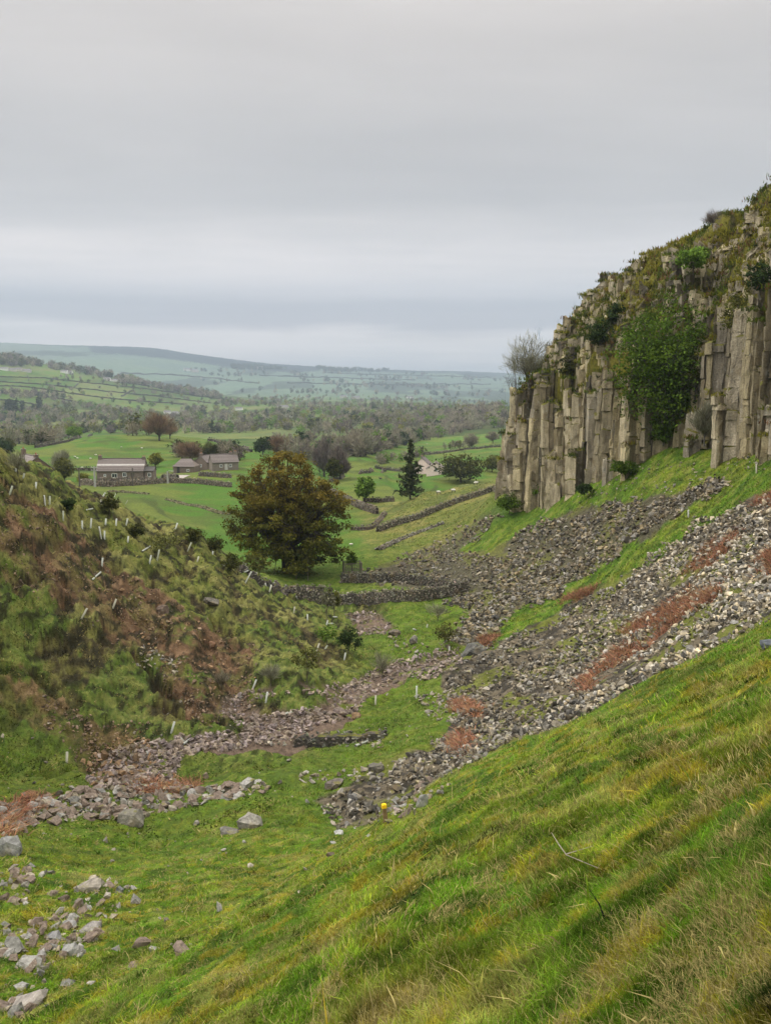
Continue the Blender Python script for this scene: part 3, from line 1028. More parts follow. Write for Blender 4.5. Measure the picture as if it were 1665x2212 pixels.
def build_stones():
    specs = []     # (points, sizes, colours)

    def add(pts, lo, hi, cols, p=2.2):
        n_ = len(pts)
        sz = lo + (hi - lo) * rng.random(n_) ** p
        specs.append((pts, sz, cols))
    brk_at = lambda q: at_grid(m_brk, q[:, 0], q[:, 1]) > 0.5
    p_ = sample_poly(Z_SCREE, 22000, 30, 150, 30)
    keep = ~brk_at(p_) | (rng.random(len(p_)) < 0.30)
    gr = fbm(p_[:, 0] * 0.35 + p_[:, 1] * 0.02, p_[:, 1] * 0.10, 431, 3)
    gstrip = segdist(*proj(p_[:, 0], p_[:, 1], p_[:, 2]), [(1180, 1520), (1300, 1465), (1420, 1420), (1560, 1360), (1665, 1330)]) < 9
    g2_ = fbm(p_[:, 0] * 0.5, p_[:, 1] * 0.22, 437, 4)
    keep &= (~gstrip | (rng.random(len(p_)) < .3)) & ((gr > 0.33) | (rng.random(len(p_)) < .5)) & ((g2_ < .58) | (rng.random(len(p_)) < .25))
    p_ = p_[keep]
    u_, v_ = proj(p_[:, 0], p_[:, 1], p_[:, 2])
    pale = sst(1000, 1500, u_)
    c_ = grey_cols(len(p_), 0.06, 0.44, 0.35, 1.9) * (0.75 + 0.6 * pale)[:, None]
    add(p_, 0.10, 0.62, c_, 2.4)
    p_ = sample_poly(Z_UPPER, 19000, 30, 150, 26)
    gr = fbm(p_[:, 0] * 0.3, p_[:, 1] * 0.14, 433, 3)
    g2_ = fbm(p_[:, 0] * 0.45, p_[:, 1] * 0.25, 439, 4)
    p_ = p_[((gr > 0.40) | (rng.random(len(p_)) < .35)) & ((g2_ < .64) | (rng.random(len(p_)) < .3))]
    add(p_, 0.12, 0.85, grey_cols(len(p_), 0.05, 0.33, 0.45, 1.6), 3.0)
    p_ = np.concatenate([sample_poly(Z_STREAM, 6000, 40, 110, 16), sample_poly(Z_STREAM2, 500, 60, 130, 6)])
    isl = inpoly(*proj(p_[:, 0], p_[:, 1], p_[:, 2]), Z_ISLE)
    g2_ = fbm(p_[:, 0] * 0.4, p_[:, 1] * 0.4, 441, 4)
    p_ = p_[~isl & ((g2_ < .62) | (rng.random(len(p_)) < .25))]
    t = rng.uniform(0.12, 0.33, len(p_))
    add(p_, 0.12, 0.70, np.stack([t * 1.12, t * 0.88, t * rng.uniform(.62, .84, len(t))], 1), 2.6)
    # bar of pale stones in the valley bottom, boulder lines and strays
    bar = [(0, 1735), (60, 1745), (110, 1720), (160, 1706), (260, 1700), (330, 1698), (420, 1702), (500, 1692), (575, 1690), (580, 1712), (520, 1722), (450, 1735), (380, 1752),
           (320, 1768), (230, 1772), (150, 1775), (80, 1780), (40, 1800), (0, 1805)]
    p_ = sample_poly(bar, 620, 20, 80, 5)
    add(p_, 0.2, 1.05, grey_cols(len(p_), 0.12, 0.36, 0.3, 1.0), 1.7)
    for poly, k, lo, hi in [([(0, 1880), (70, 1870), (60, 1960), (0, 1960)], 45, .15, .6), ([(100, 1930), (240, 1890), (300, 1930), (240, 1990), (120, 1990)], 50, .12, .6),
                            ([(0, 2010), (120, 1985), (230, 2000), (180, 2070), (60, 2110), (0, 2060)], 120, .12, .65), ([(0, 2150), (100, 2120), (60, 2190), (0, 2212)], 26, .1, .5),
                            ([(640, 1670), (880, 1640), (880, 1665), (760, 1690), (650, 1690)], 90, .15, .7), ([(640, 1600), (740, 1585), (835, 1590), (830, 1612), (720, 1615)], 110, .15, .6),
                            ([(560, 1590), (660, 1595), (640, 1612), (550, 1612)], 60, .15, .45), ([(690, 1745), (840, 1730), (980, 1690), (900, 1760), (740, 1800)], 120, .08, .45),
                            ([(820, 1370), (1010, 1380), (1000, 1420), (850, 1420)], 60, .2, .8), ([(900, 1500), (1000, 1480), (1040, 1560), (930, 1560)], 200, .15, .6),
                            ([(930, 1600), (1080, 1560), (1100, 1600), (960, 1680)], 420, .08, .42), ([(180, 1640), (320, 1590), (340, 1660), (200, 1700)], 160, .2, .8),
                            ([(200, 1270), (330, 1280), (520, 1390), (560, 1480), (400, 1490)], 260, .1, .6), ([(170, 1560), (300, 1560), (320, 1610), (200, 1650)], 120, .1, .4),
                            ([(1280, 1010), (1640, 980), (1665, 1010), (1400, 1080), (1200, 1130)], 300, .12, .5), ([(300, 1400), (400, 1420), (380, 1460), (300, 1440)], 60, .2, .6)]:
        q = sample_poly(poly, k, 8, 150, 10)
        cc = grey_cols(len(q), 0.12, 0.34, 0.3, 1.0)
        if poly[0][0] in (200, 170, 180):
            cc = cc * np.array([0.85, 0.62, 0.45])
        add(q, lo, hi, cc, 2.0)
    for pl_, k_ in ((Z_SOIL, 3200), (Z_SOIL2, 1300), (Z_SOIL3, 600)):
        q = sample_poly(pl_, k_, 30, 110, 22)
        q = q[fbm(q[:, 0] * .35, q[:, 1] * .35, 447, 4) > .44]
        t = rng.uniform(.06, .24, len(q)) ** 1.0
        add(q, 0.06, 0.36, np.stack([t * 1.15, t * .78, t * .52], 1), 2.6)
    p_ = sample_poly([(0, 1560), (700, 1500), (1000, 1400), (1000, 1650), (700, 1900), (300, 2100), (0, 2212)], 260, 10, 100, 0)
    add(p_, 0.08, 0.5, grey_cols(len(p_), 0.13, 0.33, 0.2, 1.0), 2.6)
    pts = np.concatenate([a_[0] for a_ in specs]); sz = np.concatenate([a_[1] for a_ in specs]); cols = np.concatenate([a_[2] for a_ in specs])
    pts = pts + np.array([0, 0, 0.10]) * sz[:, None] * rng.uniform(-0.5, 2.0, (len(sz), 1))
    app = sz / np.hypot(pts[:, 0], pts[:, 1])
    app *= np.where(pts[:, 2] > -99, 1, 1)
    order = np.argsort(-app)
    big, rest = order[:270], order[270:]
    b = MB()
    stone_pile(b, pts[rest], sz[rest], cols[rest])
    o = b.obj('scree', M_STONE)
    tag(o, kind='stuff', label='loose broken stones covering the slopes and stream bed', group='scree stones')
    # the largest ones stand as objects
    meshes = []
    for k, (V, Fc) in enumerate(HULLS):
        for tnt, c in (('pale', (0.31, 0.29, 0.26)), ('brown', (0.20, 0.15, 0.115)), ('dull', (0.19, 0.18, 0.155))):
            bb = MB(); bb.add(V, Fc, c)
            meshes.append((tnt, bb.mesh('rock', M_STONE)))
    for i in big:
        r_ = np.hypot(pts[i][0], pts[i][1]); u, v = proj(*pts[i])
        br = cols[i].mean()
        tnt = 'brown' if cols[i][0] > 1.35 * cols[i][2] else ('pale' if br > 0.2 else 'dull')
        cands = [m_ for t_, m_ in meshes if t_ == tnt]
        ob = bpy.data.objects.new('rock', random.choice(cands))
        ob.location = pts[i]
        ob.rotation_euler = (rng.normal(0, .4), rng.normal(0, .4), rng.uniform(0, 6.3))
        ob.scale = sz[i] * rng.uniform(0.8, 1.2, 3)
        link(ob)
        if u > 940 and v < 1690 and u - 940 > (1690 - v) * -0.2:
            wh, g = 'lying on the right-hand scree slope', 'larger rocks on the scree'
        elif v > 1860:
            wh, g = 'half sunk in the grass of the near left bank', 'rocks in the near grass'
        elif v > 1680 and u < 600:
            wh, g = 'in the long bar of stones across the valley bottom', 'rocks of the stone bar'
        elif u < 600:
            wh, g = 'below the eroded left bank', 'rocks below the left bank'
        else:
            wh, g = 'beside the dry stream bed in the valley floor', 'rocks by the stream bed'
        tag(ob, '%s angular rock %s' % ({'pale': 'pale grey', 'brown': 'reddish brown', 'dull': 'dull grey'}[tnt], wh), 'rock', g)


build_stones()


def boulder(u, v, w, hgt, label, col=(0.27, 0.25, 0.215), seed=1, rz=0.0, depth=0.8, tilt=0.0, rmin=0):
    p = hit(u, v, rmin)[0]
    r = np.hypot(p[0], p[1]); k = r / F
    bm = bmesh.new()
    g = np.random.default_rng(seed)
    for _ in range(22):
        q = g.normal(size=3); q /= np.linalg.norm(q)
        q = np.sign(q) * np.abs(q) ** 0.75 * (0.85 + 0.2 * g.random())
        bm.verts.new((q[0] * 0.5 * w * k, q[1] * 0.5 * w * k * depth, q[2] * 0.56 * hgt * k))
    bmesh.ops.convex_hull(bm, input=bm.verts)
    for vv in [x for x in bm.verts if not x.link_faces]:
        bm.verts.remove(vv)
    bmesh.ops.triangulate(bm, faces=bm.faces)
    bmesh.ops.subdivide_edges(bm, edges=bm.edges, cuts=2, use_grid_fill=True)
    bm.verts.index_update()
    V = np.array([x.co[:] for x in bm.verts]); Fc = np.array([[x.index for x in f.verts] for f in bm.faces])
    bm.free()
    s_ = w * k
    V = V + ((fbm(V[:, 0] / s_ * 5 + seed, V[:, 2] / s_ * 5 + V[:, 1] / s_ * 3, seed, 3) - 0.5) * s_ * 0.10)[:, None] * (V / (np.linalg.norm(V, axis=1)[:, None] + 1e-6))
    b = MB(); b.add(V, Fc, np.array(col) * .84)
    o = b.obj('boulder', M_STONE)
    o.location = (p[0], p[1], p[2] + 0.22 * hgt * k)
    o.rotation_euler = (0, tilt, rz)
    tag(o, label, 'boulder')
    return o


boulder(541, 1785, 62, 40, 'large rounded pale boulder standing alone in the valley grass', (0.30, 0.275, 0.23), 3)
boulder(496, 1797, 50, 16, 'low dark rock tapering left beside the lone boulder', (0.17, 0.155, 0.13), 4)
boulder(20, 1842, 62, 52, 'big grey boulder cut by the left edge below the stones', (0.27, 0.26, 0.24), 5)
boulder(285, 1778, 72, 40, 'dark angular boulder at the front of the stone bar', (0.21, 0.19, 0.15), 6)
boulder(912, 1742, 27, 44, 'upright pale standing stone at the foot of the grass slope', (0.36, 0.345, 0.31), 7, depth=0.5, tilt=0.25)
boulder(184, 1922, 84, 26, 'long flat sloping slab in the near left grass', (0.31, 0.27, 0.22), 8, tilt=-0.25)
boulder(258, 1928, 28, 24, 'small pointed dark grey stone right of the sloping slab', (0.17, 0.17, 0.16), 9)
boulder(294, 1948, 26, 25, 'squarish pale stone with a flat top in the near grass', (0.27, 0.25, 0.22), 10)
boulder(172, 1958, 24, 24, 'small brownish upright stone under the sloping slab', (0.20, 0.165, 0.13), 11)
boulder(200, 2010, 52, 22, 'flat pale stone at the right of the near stone cluster', (0.31, 0.28, 0.25), 12)
boulder(118, 2032, 38, 26, 'grey wedge-shaped stone in the middle of the near cluster', (0.26, 0.25, 0.24), 13, tilt=-0.3)
boulder(152, 2060, 50, 26, 'pale slanted slab at the lower right of the near cluster', (0.31, 0.30, 0.27), 14, tilt=-0.35)
boulder(150, 2005, 40, 20, 'light grey stone at the top of the near stone cluster', (0.33, 0.31, 0.29), 15)
boulder(62, 2092, 62, 34, 'jagged pale stone at the bottom of the near cluster', (0.34, 0.32, 0.28), 16)
boulder(50, 2172, 110, 34, 'long outcrop of pale rock in the bottom left corner', (0.33, 0.29, 0.25), 17, tilt=-0.45)
boulder(1022, 1412, 66, 32, 'dark slanting rock slab at the foot of the scree', (0.12, 0.115, 0.10), 18, tilt=-0.3)
boulder(852, 1372, 34, 20, 'square brown block in the grass beyond the stream', (0.16, 0.13, 0.10), 19)
boulder(893, 1387, 22, 16, 'low grey block right of the square brown block', (0.16, 0.145, 0.12), 20)
boulder(812, 1664, 44, 22, 'dark mossy boulder in the middle of the valley floor', (0.15, 0.135, 0.11), 21)
boulder(720, 1697, 50, 22, 'brown mounded boulder in front of the mossy one', (0.17, 0.14, 0.12), 22)
boulder(770, 1550, 26, 16, 'orange-brown block beside the stream bed', (0.24, 0.15, 0.08), 23)
boulder(735, 1542, 40, 20, 'pinkish brown mound of rock in the stream bed', (0.20, 0.15, 0.13), 24)
boulder(444, 1681, 16, 18, 'small tan stone alone on the grass above the stone bar', (0.27, 0.21, 0.15), 25)
boulder(870, 1222, 14, 12, 'small upright stone beyond the sheepfold on the hillock', (0.16, 0.135, 0.11), 26)
boulder(458, 1304, 40, 18, 'grey outcrop on the grass of the left bank', (0.16, 0.14, 0.11), 27, tilt=0.5)
boulder(352, 1324, 30, 24, 'brown rounded rock on the eroded left bank', (0.17, 0.12, 0.09), 28)
boulder(455, 1395, 22, 14, 'reddish stone on the bare soil of the left bank', (0.26, 0.14, 0.08), 29)
boulder(733, 1800, 26, 9, 'small flat white stone in the grass left of the waymark post', (0.42, 0.41, 0.38), 31)
boulder(797, 1806, 13, 7, 'tiny white stone in the grass below the waymark post', (0.42, 0.41, 0.38), 32)
boulder(720, 1822, 18, 7, 'thin pale stone sunk in the grass below the flat white one', (0.36, 0.35, 0.32), 33)
boulder(862, 1752, 30, 12, 'low pinkish stone between the waymark post and the standing stone', (0.36, 0.28, 0.25), 34)
boulder(1655, 1398, 34, 24, 'dark blue-grey stone on the right edge of the grass slope', (0.13, 0.14, 0.155), 30)

# ------------------------------------------------------------------ grass


def blades(b, base, hgt, wid, lean, col_root, col_tip):
    """base (n,3) hgt (n) wid (n) lean (n,2) horizontal bend of the tip in metres"""
    n_ = len(base)
    an = rng.uniform(0, math.pi, n_)
    side = np.stack([np.cos(an), np.sin(an), np.zeros(n_)], 1) * wid[:, None] * 0.5
    up = np.array([0, 0, 1.0])
    l3 = np.concatenate([lean, np.zeros((n_, 1))], 1)
    mid = base + up * hgt[:, None] * 0.6 + l3 * 0.35
    tip = base + up * hgt[:, None] * 0.95 + l3
    V = np.stack([base - side, base + side, mid + side * 0.75, mid - side * 0.75, tip], 1)
    k = np.arange(n_)[:, None] * 5
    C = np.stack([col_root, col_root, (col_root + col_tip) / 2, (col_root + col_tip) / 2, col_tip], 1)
    off = b.n
    b.V.append(V.reshape(-1, 3)); b.C.append(C.reshape(-1, 3)); b.n += n_ * 5
    b.F.append(k + np.array([[0, 1, 2, 3]]) + off)
    b.F.append(k + np.array([[3, 2, 4]]) + off)


def grass_field(b, roots, per, spread, h0, h1, w0, w1, lean0, tipgain=1.25, strawp=0.12, bright=1.0):
    """tufts: roots (n,3)"""
    n_ = len(roots)
    base = np.repeat(roots, per, 0)
    sc = np.repeat(rng.lognormal(0, 0.3, n_), per)
    off = rng.normal(0, 1, (n_ * per, 2)) * spread * sc[:, None]
    x = base[:, 0] + off[:, 0]; y = base[:, 1] + off[:, 1]
    z = ground(x, y) - 0.02
    B = np.stack([x, y, z], 1)
    hg = rng.uniform(h0, h1, n_ * per) * sc * (0.55 + 0.9 * fbm(x * 0.9, y * 0.9, 631, 3))
    fq_ = np.where(np.hypot(x, y) > 38, 0.8, 1.9)
    cl_ = (fbm(x * fq_, y * fq_, 621, 3) - .5)[:, None] * 1.3
    gc = at_grid(GC, x, y) * bright * np.where(np.hypot(x, y) < 40, 1.22, 1.08)[:, None] * (1 + 1.6 * cl_ + 1.2 * (fbm(x * 5.0, y * 5.0, 622, 2) - .5)[:, None])
    tw = np.repeat(rng.normal(0, 0.09, (n_, 3)) + rng.normal(0, 0.22, (n_, 1)), per, 0)
    gc = np.clip(gc * (1 + tw + rng.normal(0, 0.16, (n_ * per, 1))), 0.004, 1)
    st_t = np.repeat(rng.random(n_) < strawp, per)
    u_, v_ = proj(x, y, z)
    patch = fbm(x * 1.8, y * 1.8, 601, 4) + 0.07 * sst(1750, 2050, v_) * sst(700, 1300, u_)
    p_ = np.where(st_t, 0.75, 0.04 + 0.60 * sst(0.60, 0.68, patch))
    st = rng.random(n_ * per) < p_
    strawc = np.array([0.38, 0.31, 0.12]) * rng.uniform(0.55, 1.15, (n_ * per, 1))
    gc = np.where(st[:, None], strawc, gc)
    wind = np.stack([fbm(x * 0.5, y * 0.5, 611, 2) - 0.38, fbm(x * 0.5, y * 0.5, 612, 2) - 0.68], 1) * 1.5
    tl = np.repeat(rng.normal(0, 0.5, (n_, 2)), per, 0)
    ln = (wind * .6 + tl + rng.normal(0, 0.75, (n_ * per, 2))) * hg[:, None] * lean0
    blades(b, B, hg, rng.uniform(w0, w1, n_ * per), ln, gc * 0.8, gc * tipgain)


def screen_roots(n_, v0, v1, cond, rlo, rhi):
    out = []; tot = 0
    for _ in range(8):
        u = rng.uniform(-90, CW + 90, n_); v = rng.uniform(v0, v1, n_)
        h_ = hit(u, v)
        r = np.hypot(h_[:, 0], h_[:, 1])
        m = (r > rlo) & (r < rhi) & cond(h_)
        out.append(h_[m]); tot += m.sum()
        if tot > n_:
            break
    return np.concatenate(out)[:n_]


def build_grass():
    on = lambda a, q: at_grid(a, q[:, 0], q[:, 1]) > 0.5
    clear = lambda q: ~(on(m_scree, q) | on(m_stream, q))
    b = MB()
    p_ = screen_roots(23000, 1320, 2300, lambda q: clear(q), 1.62, 40)
    r = np.hypot(p_[:, 0], p_[:, 1])
    for lo, hi, per, sp_, h0, h1, w0, w1 in [(1.6, 7, 24, .050, .030, .080, .0035, .007), (7, 14, 19, .08, .040, .095, .006, .012), (14, 24, 15, .13, .045, .105, .010, .019), (24, 40, 12, .20, .055, .12, .016, .030)]:
        q = p_[(r >= lo) & (r < hi)]
        if len(q):
            grass_field(b, q, per, sp_, h0 * .85, h1 * .85, w0, w1, .72 if lo < 13 else .95)
    # a plain cover by area so that ground hidden from here is grassed as well
    th = rng.uniform(R(-33), R(33), 5000); r2 = np.sqrt(rng.uniform(2.5 ** 2, 36 ** 2, 5000))
    x, y = r2 * np.sin(th), r2 * np.cos(th)
    q = np.stack([x, y, ground(x, y)], 1)
    q = q[clear(q)]
    grass_field(b, q, 9, .2, .05, .10, .012, .025, 1.1)
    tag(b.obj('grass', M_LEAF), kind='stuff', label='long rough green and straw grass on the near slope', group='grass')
    b = MB()
    p_ = screen_roots(15000, 960, 1900, lambda q: ((np.hypot(q[:, 0], q[:, 1]) < 135) | (q[:, 0] > 0)) & clear(q) & ~on(m_brk, q) & ((rng.random(len(q)) < .35) | ~on(m_upper, q)) & ((rng.random(len(q)) < .45) | ~on(m_soil, q)) & (at_grid(CN, q[:, 0], q[:, 1]) < 0.5), 38, 205)
    r = np.hypot(p_[:, 0], p_[:, 1])
    for lo, hi, per, sp_, h0, h1, w0, w1 in [(38, 70, 10, .24, .05, .14, .026, .05), (70, 135, 8, .36, .07, .18, .04, .07), (135, 205, 5, .7, .12, .24, .08, .14)]:
        q = p_[(r >= lo) & (r < hi)]
        q = q[(fbm(q[:, 0] * 1.4, q[:, 1] * 1.4, 102, 4) > .44) | (q[:, 0] > -2)]
        ql = q[q[:, 0] < -6]; q = q[q[:, 0] >= -6]
        if len(ql):
            grass_field(b, ql[::2], per, sp_ * 1.1, h0 * .8, h1 * .8, w0 * 1.9, w1 * 1.9, 1.0, 1.15, 0.03)
        grass_field(b, q, per, sp_, h0, h1, w0, w1, 1.0, 1.15, 0.05)
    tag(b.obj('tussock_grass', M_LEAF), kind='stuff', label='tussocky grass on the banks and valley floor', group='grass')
    # dead bracken
    b = MB()
    q = np.concatenate([sample_poly(pl, 1000 if k == 0 else 170, 12, 150, 15) for k, pl in enumerate(BRACKEN)])
    q = q[fbm(q[:, 0] * .6, q[:, 1] * .35, 445, 3) > .40]
    n_ = len(q); per = 10
    base = np.repeat(q, per, 0) + rng.normal(0, .28, (n_ * per, 3)) * np.array([1, 1, 0])
    base[:, 2] = ground(base[:, 0], base[:, 1])
    tb = np.repeat(rng.random(n_), per)[:, None]
    c = np.where(tb < .7, np.array([[0.33, 0.160, 0.092]]), np.where(tb < .85, np.array([[0.30, 0.19, 0.09]]), np.array([[0.12, 0.07, 0.045]]))) * rng.uniform(0.4, 1.5, (n_ * per, 1)) * (1 + rng.normal(0, .08, (n_ * per, 3)))
    hg = rng.uniform(.08, .38, n_ * per)
    blades(b, base, hg, rng.uniform(.03, .07, n_ * per), rng.normal(0, .4, (n_ * per, 2)), c * 0.8, c * 1.1)
    tag(b.obj('dead_bracken', M_LEAF), kind='stuff', label='rust red dead bracken lying over the scree', group='bracken')


build_grass()


def ledge_growth():
    b = MB()
    T = np.array(TOPS)
    n1 = fbm(T[:, 0] * .2, T[:, 1] * .2, 951, 3)
    pr = np.where(T[:, 3] < 1.8, 0.6, 0.45 + 1.6 * (n1 - .4))
    T = T[rng.random(len(T)) < pr]
    g = np.concatenate([np.stack([T[:, 0], T[:, 1], T[:, 2] + .1], 1) + rng.normal(0, .3, (len(T), 3)) * np.array([1, 1, .1]) for _ in range(7)])
    # grass of the slope between the crags
    x = rng.uniform(14, 62, 30000); y = rng.uniform(45, 150, 30000)
    s_, n_ = cliff_sn(x, y); n_ = n_ + n_off(s_)
    m = (n_ > 2.0) & (n_ < CL_W + 3)
    g2 = np.stack([x[m], y[m], ground(x[m], y[m])], 1)
    g = np.concatenate([g, g2])
    per = 11
    base = np.repeat(g, per, 0) + rng.normal(0, .34, (len(g) * per, 3)) * np.array([1, 1, .15])
    k = fbm(base[:, 0] * .3, base[:, 1] * .3 + base[:, 2] * .2, 955, 3)[:, None]
    c = np.array([.21, .19, .025]) * (1 - sst(.4, .6, k)) + np.array([.085, .115, .014]) * sst(.4, .6, k)
    t = np.repeat(rng.random(len(g)), per)[:, None]
    c = np.where(t < .18, np.array([.05, .06, .016]), c); c = np.where(t > .9, np.array([.17, .09, .045]), c)
    c = c * rng.uniform(.6, 1.35, (len(base), 1))
    hg = rng.uniform(.15, .60, len(base))
    blades(b, base, hg, rng.uniform(.06, .16, len(base)), rng.normal(0, .22, (len(base), 2)), c * .85, c * 1.15)
    tag(b.obj('ledge_grass', M_LEAF), kind='stuff', label='grass, moss and heather growing on the ledges of the cliff', group='grass')


ledge_growth()

# ------------------------------------------------------------------ trees
PAL = {
    'big': ((0.075, 0.094, 0.013), (0.165, 0.118, 0.024)),
    'fresh': ((0.080, 0.145, 0.018), (0.15, 0.23, 0.035)),
    'cliffgreen': ((0.050, 0.095, 0.012), (0.105, 0.155, 0.018)),
    'yellow': ((0.115, 0.125, 0.016), (0.20, 0.19, 0.03)),
    'dark': ((0.022, 0.040, 0.013), (0.048, 0.070, 0.020)),
    'darkolive': ((0.040, 0.052, 0.015), (0.085, 0.080, 0.02)),
    'olive': ((0.075, 0.080, 0.02), (0.12, 0.12, 0.03)),
    'bare': ((0.17, 0.145, 0.105), (0.28, 0.245, 0.17)),
    'barebrown': ((0.14, 0.090, 0.055), (0.24, 0.155, 0.09)),
    'barepurple': ((0.12, 0.095, 0.085), (0.18, 0.15, 0.125)),
    'grey': ((0.15, 0.145, 0.09), (0.26, 0.25, 0.17)),
    'conifer': ((0.026, 0.042, 0.018), (0.075, 0.085, 0.035)),
}


def leaf_cards(b, cen, size, c0, c1, mixv, twig=False, up=None):
    n_ = len(cen)
    a = rng.normal(size=(n_, 3)); a /= np.linalg.norm(a, axis=1)[:, None]
    if up is not None:
        a = a * 0.55 + up; a /= np.linalg.norm(a, axis=1)[:, None]
    t = rng.normal(size=(n_, 3))
    s_ = np.cross(a, t); s_ /= np.linalg.norm(s_, axis=1)[:, None] + 1e-9
    sz = size * rng.uniform(0.5, 1.4, (n_, 1))
    if twig:
        L_ = a * sz; W_ = s_ * sz * (0.05 if twig is True else twig)
    else:
        L_ = a * sz * 0.62; W_ = s_ * sz * 0.36
    V = np.stack([cen - L_, cen + W_, cen + L_, cen - W_], 1)
    c = np.array(c0) + (np.array(c1) - np.array(c0)) * mixv[:, None]
    c = c * rng.uniform(0.65, 1.3, (n_, 1))
    b.add(V.reshape(-1, 3), np.arange(n_ * 4).reshape(-1, 4), np.repeat(c, 4, 0))


def crown_points(g, n_, R_, zc, hz, power=0.45, flat=0.35, lob=0.35, seed=0):
    d = g.normal(size=(n_, 3)); d /= np.linalg.norm(d, axis=1)[:, None]
    d[:, 2] = np.where(d[:, 2] < 0, d[:, 2] * (1 - flat), d[:, 2])
    m = 1 - lob / 2 + lob * vn(d[:, 0] * 2.3 + 5 + seed, d[:, 1] * 2.3 + d[:, 2] * 2.9 + 5, seed)
    rad = g.random(n_) ** power * m
    return np.stack([d[:, 0] * R_ * rad, d[:, 1] * R_ * rad, zc + d[:, 2] * hz * rad], 1)


def tree_meshes(seed, H, W, trunk_r, pal, nclus=80, per=30, leaf=0.3, blob=None, h0=0.18, limbs=9, twig=False, lob=0.4, topbias=0.0, droop=0.35, twist=0.08, barkc=(0.055, 0.045, 0.033), stems=1):
    g = np.random.default_rng(seed)
    c0, c1 = PAL[pal]
    Rr = W / 2
    zlo = H * h0
    zc = (H + zlo) / 2 + 0.02 * H; hz = (H - zlo) / 2
    clus = crown_points(g, nclus, Rr * 0.93, zc, hz * 0.97, 0.42, droop, lob, seed)
    lp = crown_points(g, limbs, Rr * 0.6, zc, hz * 0.62, 0.25, 0.3, 0.3, seed + 1)
    bk = MB()
    for st in range(stems):
        top = np.array([g.normal(0, .03) * H, g.normal(0, .03) * H, H * 0.62])
        k = 6
        tt = np.linspace(0, 1, k)
        tr = np.stack([top[0] * tt + g.normal(0, twist * 0.15 * H, k) * tt, top[1] * tt + g.normal(0, twist * 0.15 * H, k) * tt, top[2] * tt - 0.2 * (tt == 0)], 1)
        if stems > 1:
            tr[:, :2] += g.normal(0, .08 * W, 2) * (0.3 + tt[:, None])
        rad = trunk_r * np.array([1.35, 1.0, 0.86, 0.66, 0.45, 0.2])
        bk.tube(tr, rad, 8, barkc)
    for i, q in enumerate(lp):
        zt = np.clip(0.25 * q[2] + 0.1 * H * g.random(), H * 0.12, H * 0.5)
        s0 = np.array([np.interp(zt, tr[:, 2], tr[:, 0]), np.interp(zt, tr[:, 2], tr[:, 1]), zt])
        mid = (s0 + q) / 2 + np.array([0, 0, -0.02 * H]) + g.normal(0, .03 * H, 3)
        bk.tube([s0, (s0 + mid) / 2 + g.normal(0, .01 * H, 3), mid, (mid + q) / 2 + g.normal(0, .01 * H, 3), q], trunk_r * np.array([.5, .42, .33, .24, .12]), 5, barkc)
    for q in clus:
        i = np.argmin(np.linalg.norm(lp - q, axis=1) + 0.25 * np.maximum(0, lp[:, 2] - q[2]))
        s0 = lp[i] * g.uniform(0.75, 1.0)
        m = (s0 + q) / 2 + g.normal(0, .025 * H, 3)
        bk.tube([s0, m, q], trunk_r * np.array([.15, .10, .05]), 3, barkc)
    lf = MB()
    bl = blob if blob else W * 0.075
    cen = np.repeat(clus, per, 0)
    off = g.normal(0, 1, cen.shape) * bl * np.array([1, 1, 0.6])
    csz = np.repeat(g.uniform(0.6, 1.35, nclus), per)[:, None]
    cen = cen + off * csz
    cmix = np.repeat(g.random(nclus), per) * 0.6 + g.random(nclus * per) * 0.4
    if topbias:
        zt = (cen[:, 2] - zlo) / (H - zlo)
        cmix = np.clip(cmix * 0.5 + topbias * (sst(0.30, 0.85, zt + 0.2 * (g.random(nclus * per) - .5))), 0, 1)
    upv = None
    if twig:
        upv = (cen - np.array([0, 0, zlo])) / (np.linalg.norm(cen - np.array([0, 0, zlo]), axis=1)[:, None] + 1e-6)
    n0 = len(lf.C)
    leaf_cards(lf, cen, leaf, c0, c1, cmix, twig, upv)
    lf.C[n0] = lf.C[n0] * np.repeat(np.repeat(g.uniform(0.55, 1.5, nclus), per), 4)[:, None]
    return bk, lf


def conifer_meshes(seed, H, W, tiers=26, per=120, leaf=0.35, gap=0.0, barkc=(0.06, 0.045, 0.035), pal='conifer', h0=0.06):
    g = np.random.default_rng(seed)
    bk = MB(); lf = MB()
    bk.tube([(0, 0, -.2), (0.02 * H * g.normal() * .3, 0, H * .5), (0, 0, H)], [H * .018, H * .011, H * .002], 6, barkc)
    c0, c1 = PAL[pal]
    for t in range(tiers):
        f = t / (tiers - 1)
        z = H * (h0 + (0.985 - h0) * f)
        rad = W / 2 * (1 - f) ** 0.72 * g.uniform(0.55, 1.2) + 0.1
        nb = 7 if f < .85 else 4
        for k in range(nb):
            if g.random() < gap:
                continue
            an = g.uniform(0, 2 * math.pi)
            L_ = rad * g.uniform(0.6, 1.1)
            tip = np.array([math.cos(an) * L_, math.sin(an) * L_, z - L_ * 0.22 + H * .01])
            s0 = np.array([0, 0, z])
            bk.tube([s0, (s0 + tip) / 2 + (0, 0, .06 * L_), tip], [H * .004, H * .003, H * .001], 3, barkc)
            m = max(4, int(per / nb * (L_ / (W / 2) + .15)))
            tt = g.random(m) ** 0.7
            c = s0 + (tip - s0) * tt[:, None] + g.normal(0, 1, (m, 3)) * np.array([.10, .10, .05]) * L_
            leaf_cards(lf, c, leaf, c0, c1, g.random(m), 0.35)
    return bk, lf


